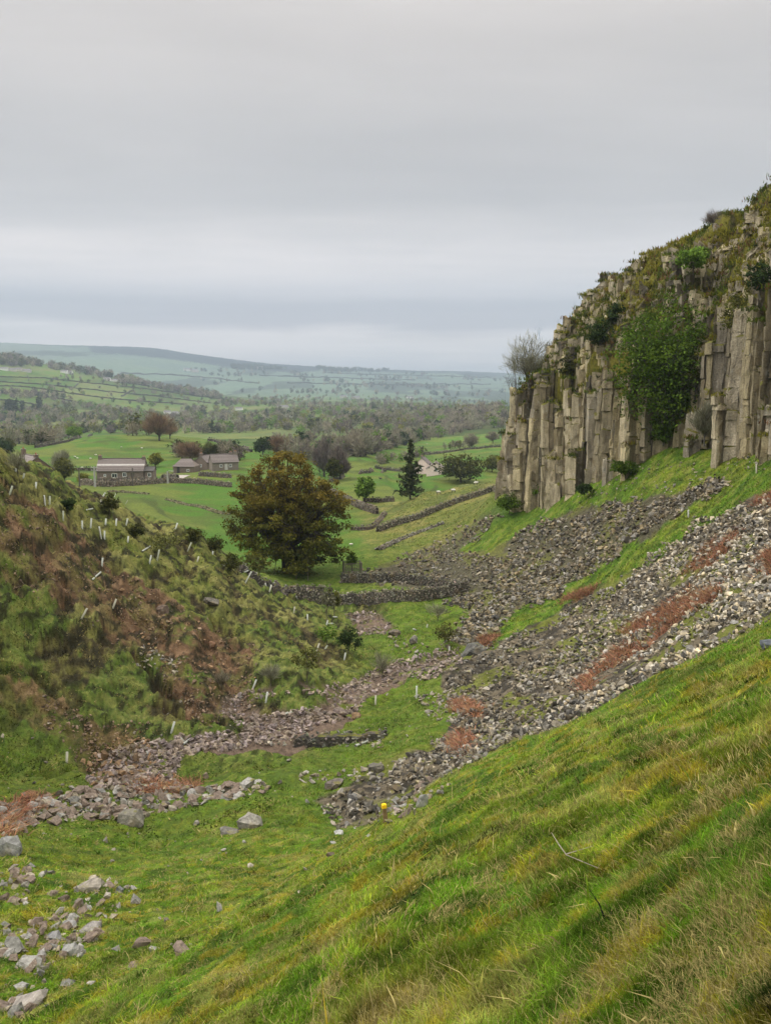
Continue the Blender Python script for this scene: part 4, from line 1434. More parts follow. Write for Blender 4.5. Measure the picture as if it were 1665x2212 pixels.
def plant_tree(name, label, cat, u, v, bk, lf, group=None, rmin=0, rz=0, scale=1.0, pos=None, crown='crown', rot=(0, 0), trunk='trunk'):
    p = hit(u, v, rmin)[0] if pos is None else np.array(pos)
    e = empty(name, tuple(p), rz, scale)
    e.rotation_euler = (rot[0], rot[1], rz)
    tag(e, label, cat, group)
    bk.obj(trunk, M_BARK, e, smooth=True)
    lf.obj(crown, M_LEAF, e)
    return e


def dist(u, v, rmin=0):
    p = hit(u, v, rmin)[0]
    return math.hypot(p[0], p[1])


def mtr(u, v, px, rmin=0):      # a length on the picture into metres at that spot
    return px * dist(u, v, rmin) / F * 1.0


# the big valley tree
d_ = dist(610, 1236)
bk, lf = tree_meshes(11, 262 * d_ / F, 276 * d_ / F, 0.62, 'big', nclus=560, per=92, leaf=0.28, blob=0.42, h0=-0.08, limbs=26, lob=0.30, topbias=0.60, droop=0.0)
plant_tree('broadleaf_tree', 'large spreading tree with rusty brown and olive young leaves in the valley bottom', 'tree', 622, 1238, bk, lf)
# pale shoots growing at its foot
for u, v, h, w, pal, lab in [(560, 1246, 50, 60, 'olive', 'olive bush under the left side of the large valley tree'), (640, 1252, 40, 70, 'yellow', 'yellow-green sapling thicket in front of the large valley tree'),
                             (665, 1255, 95, 30, 'yellow', 'thin yellow-green sapling before the right side of the large tree'),
                             (705, 1345, 92, 46, 'grey', 'airy grey-green sapling rising beside the near sheepfold wall'), (722, 1330, 60, 40, 'olive', 'faint olive sapling left of the sheepfold wall end')]:
    k = dist(u, v) / F
    bk, lf = tree_meshes(int(u), h * k, w * k, 0.05, pal, nclus=34, per=14, leaf=0.28, h0=0.22, limbs=5, barkc=(0.12, 0.10, 0.07))
    plant_tree('sapling', lab, 'sapling', u, v, bk, lf)

# valley-side trees further off
spec = [
    # name label u v h w pal twig extra
    ('conifer_tree', 'tall ragged dark conifer left of the white house', 886, 1078, 128, 62, 'conifer', 'con'),
    ('round_tree', 'dense rounded dark olive tree right of the white house', 995, 1042, 62, 100, 'darkolive', 0),
    ('young_tree', 'slim bright green tree standing in the field before the conifer', 788, 1088, 62, 44, 'fresh', 0),
    ('bare_tree', 'lone bare brown tree crowning the round green hill', 345, 952, 56, 66, 'barebrown', 0.045),
    ('bare_tree', 'small bare grey tree just right of the lone hilltop tree', 368, 948, 36, 34, 'grey', 0.045),
    ('dark_tree', 'bare dark tree in the grove behind the large valley tree', 735, 1035, 62, 44, 'barepurple', 0.06),
    ('dark_tree', 'olive tree at the right end of the grove behind the large tree', 722, 1038, 48, 40, 'darkolive', 0),
    ('dark_tree', 'purplish bare tree rising over the right of the large tree', 700, 1030, 72, 50, 'barepurple', 0.06),
    ('flat_tree', 'low dark flat-topped tree behind the crown of the large tree', 690, 985, 26, 52, 'dark', 0),
    ('dark_tree', 'dark green tree beyond the field left of the grove', 568, 982, 36, 42, 'dark', 0),
    ('dark_tree', 'brown bare tree joined to the dark green one beyond the field', 598, 982, 40, 50, 'barebrown', 0.06),
    ('bare_tree', 'pinkish bare bushy tree over the barns', 412, 1000, 46, 50, 'barebrown', 0.05),
    ('bare_tree', 'grey bare tree between the barns and the long farmhouse roofs', 456, 996, 38, 40, 'darkolive', 0.06),
    ('bare_tree', 'wispy grey bare tree left of the pole with a lamp', 134, 1030, 52, 42, 'grey', 0.04),
    ('shrub_tree', 'olive shrubby tree above the left ridge', 140, 1044, 50, 40, 'olive', 0),
    ('yellow_tree', 'small yellow-green tree behind the right end of the long farmhouse', 336, 1010, 32, 32, 'yellow', 0),
    ('garden_bush', 'yellow-green garden bush at the left of the long farmhouse', 180, 1046, 22, 26, 'yellow', 0),
    ('bare_tree', 'lone bare tree on the pasture left of the cliff', 1018, 966, 28, 34, 'bare', 0.05),
    ('bare_tree', 'smaller bare tree close to the cliff edge on the pasture', 1064, 958, 26, 28, 'bare', 0.05),
    ('pale_bush', 'pale green bush on the pasture beside the cliff foot', 1062, 1020, 34, 40, 'olive', 0),
    ('round_bush', 'round green bush at the far left edge beyond the ridge', 8, 992, 40, 44, 'dark', 0),
    ('dark_bush', 'dark round bush at the left margin above the first farmhouse', 20, 975, 26, 30, 'darkolive', 0),
    ('green_tree', 'green domed tree beyond the hill at the left', 162, 948, 26, 38, 'fresh', 0),
]
for i, (nm, lab, u, v, h, w, pal, tw) in enumerate(spec):
    rm = 130
    k = dist(u, v, rm) / F
    if tw == 'con':
        bk, lf = conifer_meshes(31, h * k, w * k * 1.15, 24, 80, 0.62, 0.35, h0=0.10)
    else:
        s_ = h * k
        bk, lf = tree_meshes(40 + i, s_, w * k, 0.03 * s_, pal, nclus=110 if not tw else 150, per=26 if not tw else 22, leaf=(0.075 if not tw else 0.12) * s_, blob=w * k * 0.07, h0=0.0 if nm not in ('bare_tree', 'young_tree') else 0.08,
                             limbs=10, twig=tw if tw else False, lob=0.5)
    plant_tree(nm, lab, 'tree' if 'bush' not in nm else 'bush', u, v, bk, lf, rmin=rm)


# ---- trees of the far valley: individuals, then one mass
def proto(seed, pal, kind):
    if kind == 'con':
        bk, lf = conifer_meshes(seed, 1.0, 0.36, 9, 34, 0.10, 0, pal=pal)
        b = lf
    else:
        g = np.random.default_rng(seed)
        cl_ = crown_points(g, 34, 0.42, 0.48, 0.46, 0.4, 0.1, 0.7, seed)
        cen = np.repeat(cl_, 8, 0) + g.normal(0, .055, (34 * 8, 3))
        b = MB()
        c0, c1 = PAL[pal]
        leaf_cards(b, cen, 0.115, c0, c1, np.repeat(g.random(34), 8) * .7 + g.random(34 * 8) * .3, 0.16 if kind == 'bare' else False,
                   (cen - np.array([0, 0, .2])) / np.linalg.norm(cen - np.array([0, 0, .2]), axis=1)[:, None] if kind == 'bare' else None)
        b.tube([(0, 0, -.05), (0.01, 0, .25), (0, .01, .6)], [.03, .022, .01], 4, (0.06, 0.05, 0.04))
    return b


KINDS_T = {
    'bare': (['bare', 'grey', 'barepurple', 'bare'], 'bare', 'bare grey-brown tree'),
    'green': (['fresh', 'olive', 'yellow'], 'leaf', 'tree in fresh pale green leaf'),
    'dark': (['darkolive', 'dark'], 'leaf', 'dense dark green tree'),
    'con': (['conifer'], 'con', 'pointed dark conifer'),
}
PROT = {k: [proto(700 + 10 * j + i, pal, kd) for i, pal in enumerate(pals) for j in range(2)] for k, (pals, kd, _) in KINDS_T.items()}


def far_trees():
    items = []    # x y z height kind zone

    def zone(n_, poly, hlo, hhi, probs, rlo, rhi, thr=0.0, nm='', rmin=0, nsc=60):
        q = sample_poly(poly, n_, rlo, rhi, 4, rmin)
        if thr:
            f_ = fbm(q[:, 0] / nsc, q[:, 1] / nsc, 801, 3)
            q = q[(f_ > thr) | (rng.random(len(q)) < .04)]
        kk = rng.choice(list(probs), len(q), p=list(probs.values()))
        for p_, k_ in zip(q, kk):
            items.append((p_[0], p_[1], p_[2], rng.uniform(hlo, hhi), k_, nm))
    mixw = {'bare': .56, 'green': .34, 'dark': .09, 'con': .01}
    zone(1500, [(-80, 905), (480, 900), (700, 880), (1090, 880), (1090, 925), (700, 940), (-80, 940)], 8, 15, mixw, 420, 2600, 0.50, 'in the belt of woodland across the valley')
    zone(2600, [(-80, 872), (250, 878), (430, 880), (560, 850), (760, 850), (1090, 855), (1090, 905), (-80, 915)], 8, 16, mixw, 700, 4000, 0.535, 'in the woods filling the valley bottom', nsc=120)
    zone(240, [(-80, 765), (60, 770), (180, 795), (240, 812), (245, 822), (100, 795), (-80, 785)], 14, 24, {'bare': .6, 'dark': .4}, 1500, 3600, 0, 'in the wood along the brow of the left hillside')
    zone(230, [(255, 815), (400, 828), (470, 850), (480, 868), (360, 842), (255, 828)], 10, 20, {'bare': .8, 'green': .1, 'dark': .1}, 1500, 4000, 0, 'in the copse descending the left hillside')
    zone(120, [(-80, 840), (120, 850), (160, 868), (60, 862), (-80, 858)], 8, 14, {'bare': .8, 'dark': .2}, 1000, 3000, 0, 'in the strip of wood across the hillside fields')
    zone(16, [(15, 888), (95, 892), (92, 905), (15, 902)], 20, 28, {'con': 1.0}, 700, 2500, 0, 'in the dark conifer clump at the left')
    zone(150, [(150, 800), (480, 850), (520, 880), (300, 878), (80, 840)], 7, 12, {'bare': .6, 'green': .1, 'dark': .3}, 900, 3500, 0, 'dotted along the hillside field edges')
    zone(420, [(760, 960), (880, 938), (960, 905), (1090, 890), (1090, 912), (980, 940), (870, 965), (780, 990), (750, 985)], 6, 12, {'bare': .85, 'dark': .1, 'green': .05}, 340, 1600, 0.0, 'in the brown wood left of the cliff')
    zone(120, [(930, 900), (1090, 878), (1090, 892), (960, 915)], 8, 13, {'bare': 1.0}, 600, 2000, 0, 'on the brow left of the cliff')
    zone(70, [(820, 998), (900, 984), (1000, 962), (1085, 944), (1085, 950), (1000, 969), (900, 991), (820, 1005)], 3, 6, {'bare': .7, 'dark': .15, 'green': .15}, 300, 1300, 0.45, 'along the fold of the pasture left of the cliff', nsc=25)
    zone(60, [(860, 945), (960, 925), (1085, 908), (1085, 914), (960, 932), (860, 951)], 4, 8, {'bare': .7, 'dark': .15, 'green': .15}, 420, 1500, 0.42, 'along the upper fold of the pasture left of the cliff', nsc=30)
    zone(26, [(380, 985), (520, 990), (520, 1000), (380, 996)], 4, 8, {'bare': .8, 'dark': .2}, 260, 420, 0, 'around the farm buildings')
    zone(60, [(560, 955), (760, 950), (760, 985), (650, 1000), (600, 985)], 6, 10, {'bare': .8, 'dark': .1, 'green': .1}, 340, 1100, 0, 'in the scrub above the large tree')
    zone(90, [(0, 940), (110, 935), (160, 945), (100, 962), (0, 968)], 7, 12, {'bare': .6, 'green': .25, 'dark': .15}, 340, 1300, 0, 'around the caravans at the left')
    zone(900, [(350, 800), (600, 800), (1090, 815), (1090, 858), (520, 850)], 14, 30, {'dark': .55, 'bare': .45}, 2500, 8000, 0.57, 'scattered over the far valley side', nsc=300)
    zone(160, [(500, 790), (640, 795), (560, 801), (500, 797)], 18, 30, {'dark': 1.0}, 4000, 9500, 0, 'on the far ridge')
    zone(160, [(680, 795), (800, 799), (860, 803), (700, 804)], 18, 30, {'dark': 1.0}, 4000, 9500, 0, 'on the far ridge')
    app = np.array([it[3] / math.hypot(it[0], it[1]) for it in items])
    order = np.argsort(-app)
    tmesh = {k: [p_.mesh('far_tree', M_LEAF) for p_ in v] for k, v in PROT.items()}
    nmk = {'bare': 'bare_tree', 'green': 'leafy_tree', 'dark': 'dark_tree', 'con': 'conifer_tree'}
    for j in order[:280]:
        x, y, z, h_, k_, nm = items[j]
        o = bpy.data.objects.new(nmk[k_], random.choice(tmesh[k_]))
        o.location = (x, y, z)
        o.rotation_euler = (0, 0, rng.uniform(0, 6.28))
        w_ = rng.uniform(0.8, 1.35)
        o.scale = (h_ * w_, h_ * w_, h_)
        link(o)
        tag(o, '%s %s' % (KINDS_T[k_][2], nm), 'tree', 'far trees ' + nm)
    b = MB()
    for j in order[280:]:
        x, y, z, h_, k_, nm = items[j]
        pr = PROT[k_][rng.integers(len(PROT[k_]))]
        an = rng.uniform(0, 6.28); c_, s_ = math.cos(an), math.sin(an)
        w_ = h_ * rng.uniform(0.8, 1.35)
        V = np.concatenate(pr.V); off = 0
        W_ = np.stack([(V[:, 0] * c_ - V[:, 1] * s_) * w_ + x, (V[:, 0] * s_ + V[:, 1] * c_) * w_ + y, V[:, 2] * h_ + z], 1)
        C_ = np.concatenate(pr.C) * rng.uniform(.9, 1.6)
        n0 = b.n
        b.V.append(W_); b.C.append(C_); b.n += len(W_)
        for f_ in pr.F:
            b.F.append(f_ + n0)
    tag(b.obj('woodland', M_LEAF), kind='stuff', label='mixed far woodland filling the valley', group='woodland')


far_trees()

# ---- trees and shrubs on the cliff
cl_spec = [
    # label u v(base) h w pal twig leaf
    ('leafy_tree', 'broad green tree growing out of the gully in the cliff face', 1436, 925, 240, 190, 'cliffgreen', 0, 0.28, 330, 50),
    ('bare_tree', 'tall bare grey tree at the corner of the cliff top', 1140, 850, 115, 100, 'grey', 0.035, 0.65, 120, 24),
    ('bare_tree', 'bare tree leaning over the far corner of the cliff', 1108, 880, 110, 60, 'bare', 0.035, 0.6, 90, 22),
    ('leafy_tree', 'small pale budding tree on the skyline above the cliff corner', 1165, 735, 50, 55, 'grey', 0.05, 0.4, 60, 22),
    ('dark_shrub', 'dark green straggling shrub hanging down the cliff corner', 1096, 940, 105, 62, 'dark', 0, 0.26, 50, 26),
    ('dark_shrub', 'dark heathery bush on the skyline in the middle of the cliff', 1240, 668, 24, 30, 'barepurple', 0.10, 0.3, 30, 30),
    ('dark_shrub', 'dark heathery bush lower on the skyline beside the small pale tree', 1205, 702, 24, 44, 'barepurple', 0.10, 0.3, 40, 30),
    ('dark_shrub', 'black-green juniper above the pale block of the cliff', 1295, 760, 62, 70, 'dark', 0, 0.22, 70, 34),
    ('dark_shrub', 'dark juniper higher on the cliff right of the first', 1328, 712, 50, 44, 'dark', 0, 0.22, 50, 34),
    ('dark_shrub', 'dark green ivy shrub on the mossy slope above the columns', 1225, 830, 60, 40, 'darkolive', 0, 0.24, 40, 26),
    ('leafy_shrub', 'bright green shrub high on the upper crags', 1496, 590, 52, 60, 'fresh', 0, 0.26, 60, 26),
    ('leafy_tree', 'thin spring-green tree on the upper crags at the right', 1600, 760, 120, 80, 'olive', 0, 0.24, 90, 22),
    ('bare_shrub', 'bare twiggy shrub on the upper skyline', 1538, 487, 26, 40, 'barepurple', 0.04, 0.35, 36, 22),
    ('dark_shrub', 'small dark bush near the top of the skyline', 1600, 446, 16, 30, 'barepurple', 0.1, 0.25, 20, 24),
    ('leafy_shrub', 'green bush at the foot of the gully below the broad tree', 1432, 960, 60, 60, 'cliffgreen', 0, 0.26, 60, 28),
    ('grey_shrub', 'grey-green wispy shrub right of the gully foot', 1520, 960, 90, 60, 'grey', 0.05, 0.5, 60, 24),
    ('grey_shrub', 'second grey-green shrub right of the broad cliff tree', 1500, 860, 90, 60, 'olive', 0, 0.22, 50, 22),
    ('leafy_shrub', 'low dark green bush at the cliff foot below the brown bracken', 1350, 1030, 34, 60, 'cliffgreen', 0, 0.24, 50, 28),
    ('leafy_shrub', 'small dark green bush in the cave-like recess of the columns', 1262, 1070, 24, 44, 'dark', 0, 0.22, 34, 24),
    ('leafy_shrub', 'dark green ferny growth under the corner column of the cliff', 1100, 1108, 40, 60, 'cliffgreen', 0, 0.22, 60, 26),
    ('leafy_shrub', 'green clump in the notch between the corner columns', 1168, 1078, 34, 40, 'cliffgreen', 0, 0.22, 36, 26),
    ('dark_shrub', 'dark green shrub below the skyline at the right edge', 1640, 640, 60, 50, 'dark', 0, 0.22, 50, 26),
]
for i, (nm, lab, u, v, h, w, pal, tw, lf_, nc, per) in enumerate(cl_spec):
    k = dist(u, v) / F
    bk, lf = tree_meshes(140 + i, h * k, w * k, (0.012 if nc < 70 else 0.02) * h * k + 0.02, pal, nclus=nc, per=per, leaf=lf_, blob=w * k * 0.08, h0=0.05 if 'shrub' in nm else (0.0 if 'broad' in lab else 0.14), droop=0.0 if 'broad' in lab else .35, limbs=9, twig=tw if tw else False, lob=0.55, barkc=(0.10, 0.09, 0.075))
    p = hit(u, v)[0]
    rr_ = np.hypot(p[0], p[1])
    p = p * (1 - (3.2 if u > 1470 else 1.2) / rr_)
    plant_tree(nm, lab, 'tree' if 'tree' in nm else 'shrub', u, v, bk, lf, pos=p)

# ---- saplings and shrubs on the left bank and valley floor
sap = [
    (147, 1108, 30, 30, 'dark', 'round dark shrub high on the left bank'), (238, 1112, 40, 42, 'darkolive', 'dark shrub right of the first one on the left bank'),
    (290, 1160, 26, 44, 'darkolive', 'low dark shrub in the middle of the left bank'), (358, 1192, 46, 100, 'olive', 'wide spreading olive shrub near the crest of the left bank'),
    (420, 1176, 34, 44, 'darkolive', 'dark shrub on the crest beyond the spreading one'), (466, 1200, 44, 46, 'darkolive', 'dark bush at the low end of the left crest'),
    (500, 1238, 44, 50, 'darkolive', 'dark shrub against the foot of the large valley tree'),
    (40, 1030, 46, 50, 'grey', 'leaning bare sapling at the top left of the bank'),
    (752, 1412, 56, 54, 'dark', 'dark round holly-like bush beside the stream bed'), (706, 1392, 44, 48, 'fresh', 'yellow-green bush left of the dark round bush'),
    (962, 1398, 62, 54, 'olive', 'green sapling bush by the foot of the scree'), (664, 1480, 90, 72, 'olive', 'slender leafy sapling on the grassy islet of the stream bed'),
    (945, 1342, 36, 56, 'grey', 'bare flat-topped sapling in a pale tube on the far green'), (585, 1480, 44, 50, 'grey', 'thin bare sapling at the left of the islet'),
    (826, 1466, 60, 54, 'grey', 'wispy bare sapling at the bend of the stream bed'), (480, 1490, 36, 30, 'bare', 'twiggy brown sapling at the foot of the eroded bank'),
]
for i, (u, v, h, w, pal, lab) in enumerate(sap):
    k = dist(u, v) / F
    tw = 0.035 if pal in ('grey', 'bare') else False
    bk, lf = tree_meshes(240 + i, h * k, w * k, 0.035, pal, nclus=46, per=(26 if pal in ('dark', 'darkolive') else 13) if not tw else 8, leaf=0.17 if not tw else 0.45, h0=0.05 if not tw and w > h * .8 else 0.3, limbs=7, twig=tw, lob=0.5,
                         barkc=(0.10, 0.085, 0.06))
    plant_tree('sapling' if 'sapling' in lab else 'shrub', lab, 'sapling' if 'sapling' in lab else 'shrub', u, v, bk, lf)

# ------------------------------------------------------------------ dry stone walls and hedges


def trace(pts, step=3.0, rmin=0, maxjump=0.12):
    """points of the ground under a line drawn across the view"""
    P_ = np.array(pts, float)
    L_ = np.concatenate([[0], np.cumsum(np.hypot(*np.diff(P_, axis=0).T))])
    t = np.arange(0, L_[-1] + 0.01, step)
    u = np.interp(t, L_, P_[:, 0]); v = np.interp(t, L_, P_[:, 1])
    q = hit(u, v, rmin)
    r = np.hypot(q[:, 0], q[:, 1])
    # smooth the distance so that the line runs like a laid wall
    k = 5
    rp = np.pad(r, k, mode='edge')
    r2 = np.array([np.median(rp[i:i + 2 * k + 1]) for i in range(len(r))])
    r3 = np.convolve(np.pad(r2, k, mode='edge'), np.ones(2 * k + 1) / (2 * k + 1), 'valid')
    f_ = r3 / r
    x, y = q[:, 0] * f_, q[:, 1] * f_
    return np.stack([x, y, ground(x, y)], 1)


def stone_wall(label, pts, hgt=1.25, wid=0.55, size=0.32, col=(0.16, 0.135, 0.11), rmin=0, group=None, cat='wall', gap=0.0, name='dry_stone_wall', world=None):
    q = trace(pts, 2.5, rmin) if world is None else np.array(world)
    d = np.hypot(*np.diff(q[:, :2], axis=0).T)
    L_ = np.concatenate([[0], np.cumsum(d)])
    nn_ = max(2, int(L_[-1] / size))
    t = np.linspace(0, L_[-1], nn_)
    x = np.interp(t, L_, q[:, 0]); y = np.interp(t, L_, q[:, 1]); z = ground(x, y)
    tx = np.gradient(x); ty = np.gradient(y); m = np.hypot(tx, ty) + 1e-9
    nx, ny = -ty / m, tx / m
    b = MB()
    # solid core
    hw = hgt * (0.86 + 0.25 * (fbm(t * 0.35, t * 0, 901, 3) - 0.5) * 2 * (0.25 + gap))
    w0, w1 = wid * 0.46, wid * 0.30
    V = np.concatenate([np.stack([x + nx * w0, y + ny * w0, z - .4], 1), np.stack([x + nx * w1, y + ny * w1, z + hw], 1), np.stack([x - nx * w1, y - ny * w1, z + hw], 1), np.stack([x - nx * w0, y - ny * w0, z - .4], 1)])
    i = np.arange(nn_ - 1)
    Fq = np.concatenate([np.stack([i + a * nn_, i + 1 + a * nn_, i + 1 + (a + 1) * nn_, i + (a + 1) * nn_], 1) for a in range(3)])
    cc = np.tile(np.array(col) * 0.55, (len(V), 1)) * rng.uniform(.7, 1.2, (len(V), 1))
    b.add(V, Fq, cc)
    courses = max(2, int(hgt / (size * 0.62)))
    for c in range(courses + 1):
        top = c == courses
        tt = t + rng.uniform(-.5, .5, nn_) * size
        xx = np.interp(tt, t, x); yy = np.interp(tt, t, y)
        zz = np.interp(tt, t, z) + np.interp(tt, t, hw) * (c + 0.5) / (courses + (0 if not top else -0.2))
        wq = w0 + (w1 - w0) * (c / courses)
        for sd in ((-1, 1) if not top else (0,)):
            cx_ = xx + nx * wq * sd * 0.9; cy_ = yy + ny * wq * sd * 0.9
            pts_ = np.stack([cx_, cy_, zz], 1)
            if top:
                pts_ = pts_[rng.random(nn_) < 0.85]
            stone_pile(b, pts_, np.full(len(pts_), size * 1.15), np.array(col) * rng.uniform(.5, 1.7, (len(pts_), 1)) * (1 + rng.normal(0, .05, (len(pts_), 3))))
    o = b.obj(name, M_STONE)
    tag(o, label, cat, group, 'thing')
    return o


stone_wall('dry stone wall of the sheepfold facing the stream, with a stepped top', [(640, 1290), (690, 1303), (740, 1306), (790, 1302), (850, 1297), (900, 1300), (960, 1290), (1012, 1276)], 1.5, 0.7, 0.36, (0.17, 0.15, 0.115), rmin=95)
stone_wall('rear dry stone wall of the sheepfold below the boulder scree', [(738, 1258), (800, 1258), (870, 1256), (905, 1262), (960, 1272), (1000, 1278)], 1.35, 0.7, 0.36, (0.13, 0.115, 0.09), rmin=98)
stone_wall('low broken wall below the large valley tree', [(520, 1262), (575, 1276), (640, 1282), (700, 1278)], 0.8, 0.7, 0.36, (0.14, 0.12, 0.10), rmin=95, gap=.8)
stone_wall('tumbled stone bank edging the grass in the middle of the valley floor', [(640, 1608), (700, 1606), (760, 1604), (832, 1594)], 0.5, 0.8, 0.30, (0.12, 0.105, 0.085), gap=1.0)
stone_wall('dry stone wall descending from the dark grove to the valley bottom', [(700, 1062), (735, 1075), (770, 1095), (815, 1112)], 1.5, .8, .5, (0.14, 0.115, 0.09), rmin=150)
stone_wall('dry stone wall climbing over the hillock left of the cliff', [(815, 1150), (850, 1136), (900, 1122), (950, 1100), (1000, 1082), (1090, 1052)], 1.15, .8, .40, (0.17, 0.15, 0.11), rmin=125)
stone_wall('lower stony bank across the hillock foot', [(760, 1144), (800, 1146), (826, 1118), (832, 1108)], .6, 1.0, .45, (0.12, 0.095, 0.075), rmin=130, gap=.6)
stone_wall('broken stone line low on the hillock slope', [(815, 1190), (860, 1168), (900, 1152), (960, 1130)], 0.35, 1.0, .45, (0.17, 0.15, 0.12), rmin=120, gap=1.)
stone_wall('wall crossing the green field behind the bright young tree', [(785, 1084), (830, 1086), (850, 1082)], 1.1, .7, .5, (0.13, 0.11, 0.08), rmin=190)
stone_wall('wall following the brow of the field beyond the dark grove', [(712, 1042), (760, 1026), (800, 1022), (835, 1018)], 1.1, .7, .6, (0.13, 0.115, 0.085), rmin=240)
stone_wall('long dry stone wall in front of the farmhouses', [(176, 1047), (230, 1052), (300, 1048), (360, 1043), (420, 1044), (500, 1053)], 1.6, .8, .5, (0.20, 0.165, 0.125), rmin=225)
stone_wall('earthy bank with loose stones crossing the green field', [(235, 1062), (280, 1064), (320, 1068)], 0.28, 2.2, .55, (0.12, 0.11, 0.06), rmin=200, gap=1)
stone_wall('broken earthy bank running toward the large tree across the green field', [(360, 1080), (400, 1090), (440, 1096), (470, 1108), (500, 1112)], 0.28, 2.0, .5, (0.12, 0.11, 0.06), rmin=170, gap=1)
stone_wall('wall over the left shoulder of the round green hill', [(78, 968), (130, 958), (180, 945), (202, 939)], 1.5, 1.2, .9, (0.11, 0.095, 0.08), rmin=330)
stone_wall('wall down the right shoulder of the round green hill', [(450, 952), (500, 964), (545, 978)], 1.5, 1.2, .9, (0.12, 0.10, 0.085), rmin=400)
stone_wall('wall behind the long farmhouse at the foot of the hill', [(110, 1018), (170, 1016), (230, 1018)], 1.2, .8, .8, (0.13, 0.11, 0.08), rmin=290)
stone_wall('dark wall before the white house garden', [(810, 1012), (860, 1018), (915, 1019), (960, 1018), (990, 1018)], 1.2, .8, .7, (0.11, 0.095, 0.075), rmin=320)
stone_wall('upper field wall left of the cliff', [(880, 985), (950, 980), (1000, 972), (1080, 965)], 1.2, 1.0, 1.0, (0.12, 0.105, 0.08), rmin=420)


def hedge(pts, hgt, wid, label, rmin=700, col=(0.050, 0.046, 0.030), step=4):
    q = trace(pts, step, rmin)
    n_ = len(q)
    tx = np.gradient(q[:, 0]); ty = np.gradient(q[:, 1]); m = np.hypot(tx, ty) + 1e-9
    nx, ny = -ty / m * wid, tx / m * wid
    h_ = hgt * (0.7 + 0.6 * rng.random(n_))
    V = np.concatenate([np.stack([q[:, 0] + nx, q[:, 1] + ny, q[:, 2] - 2], 1), np.stack([q[:, 0] + nx * .6, q[:, 1] + ny * .6, q[:, 2] + h_], 1),
                        np.stack([q[:, 0] - nx * .6, q[:, 1] - ny * .6, q[:, 2] + h_], 1), np.stack([q[:, 0] - nx, q[:, 1] - ny, q[:, 2] - 2], 1)])
    i = np.arange(n_ - 1)
    Fq = np.concatenate([np.stack([i + a * n_, i + 1 + a * n_, i + 1 + (a + 1) * n_, i + (a + 1) * n_], 1) for a in range(3)])
    b = MB(); b.add(V, Fq, np.array(col))
    o = b.obj('field_wall', M_WALL)
    tag(o, label, 'field wall', None, 'thing')


for k, (l_, lab) in enumerate([
        ([(-60, 812), (100, 818), (250, 834), (400, 850), (480, 862)], 'topmost long field wall along the left hillside'),
        ([(-60, 822), (80, 830), (230, 846), (350, 858), (460, 872)], 'second long field wall along the left hillside'),
        ([(-60, 833), (60, 836), (160, 852), (280, 866), (400, 874)], 'third long field wall along the left hillside'),
        ([(0, 848), (90, 856), (180, 872), (240, 880)], 'lower field wall on the left hillside above the woods'),
        ([(-60, 860), (40, 868), (90, 878)], 'short field wall at the left margin above the conifers'),
        ([(60, 805), (64, 830)], 'short cross wall near the left margin of the hillside'), ([(170, 826), (150, 850)], 'short cross wall in the middle of the left hillside'),
        ([(290, 838), (262, 862)], 'short cross wall at the right of the left hillside'), ([(245, 824), (330, 836), (420, 852)], 'field wall under the copse on the left hillside'),
        ([(350, 846), (440, 858), (520, 868)], 'field wall running out into the valley woods')]):
    hedge(l_, 2.6, 1.3, lab, 1100)
for k, (l_, lab) in enumerate([
        ([(200, 805), (420, 812), (560, 830)], 'far hedge line below the distant ridge at the left'), ([(560, 812), (760, 818), (900, 822)], 'far hedge line across the distant valley side'),
        ([(620, 828), (820, 832), (1060, 830)], 'lower far hedge line across the distant valley side'), ([(700, 806), (900, 812), (1060, 816)], 'upper far hedge line under the distant ridge')]):
    hedge(l_, 7, 4, lab, 2600, step=8)

# ------------------------------------------------------------------ buildings


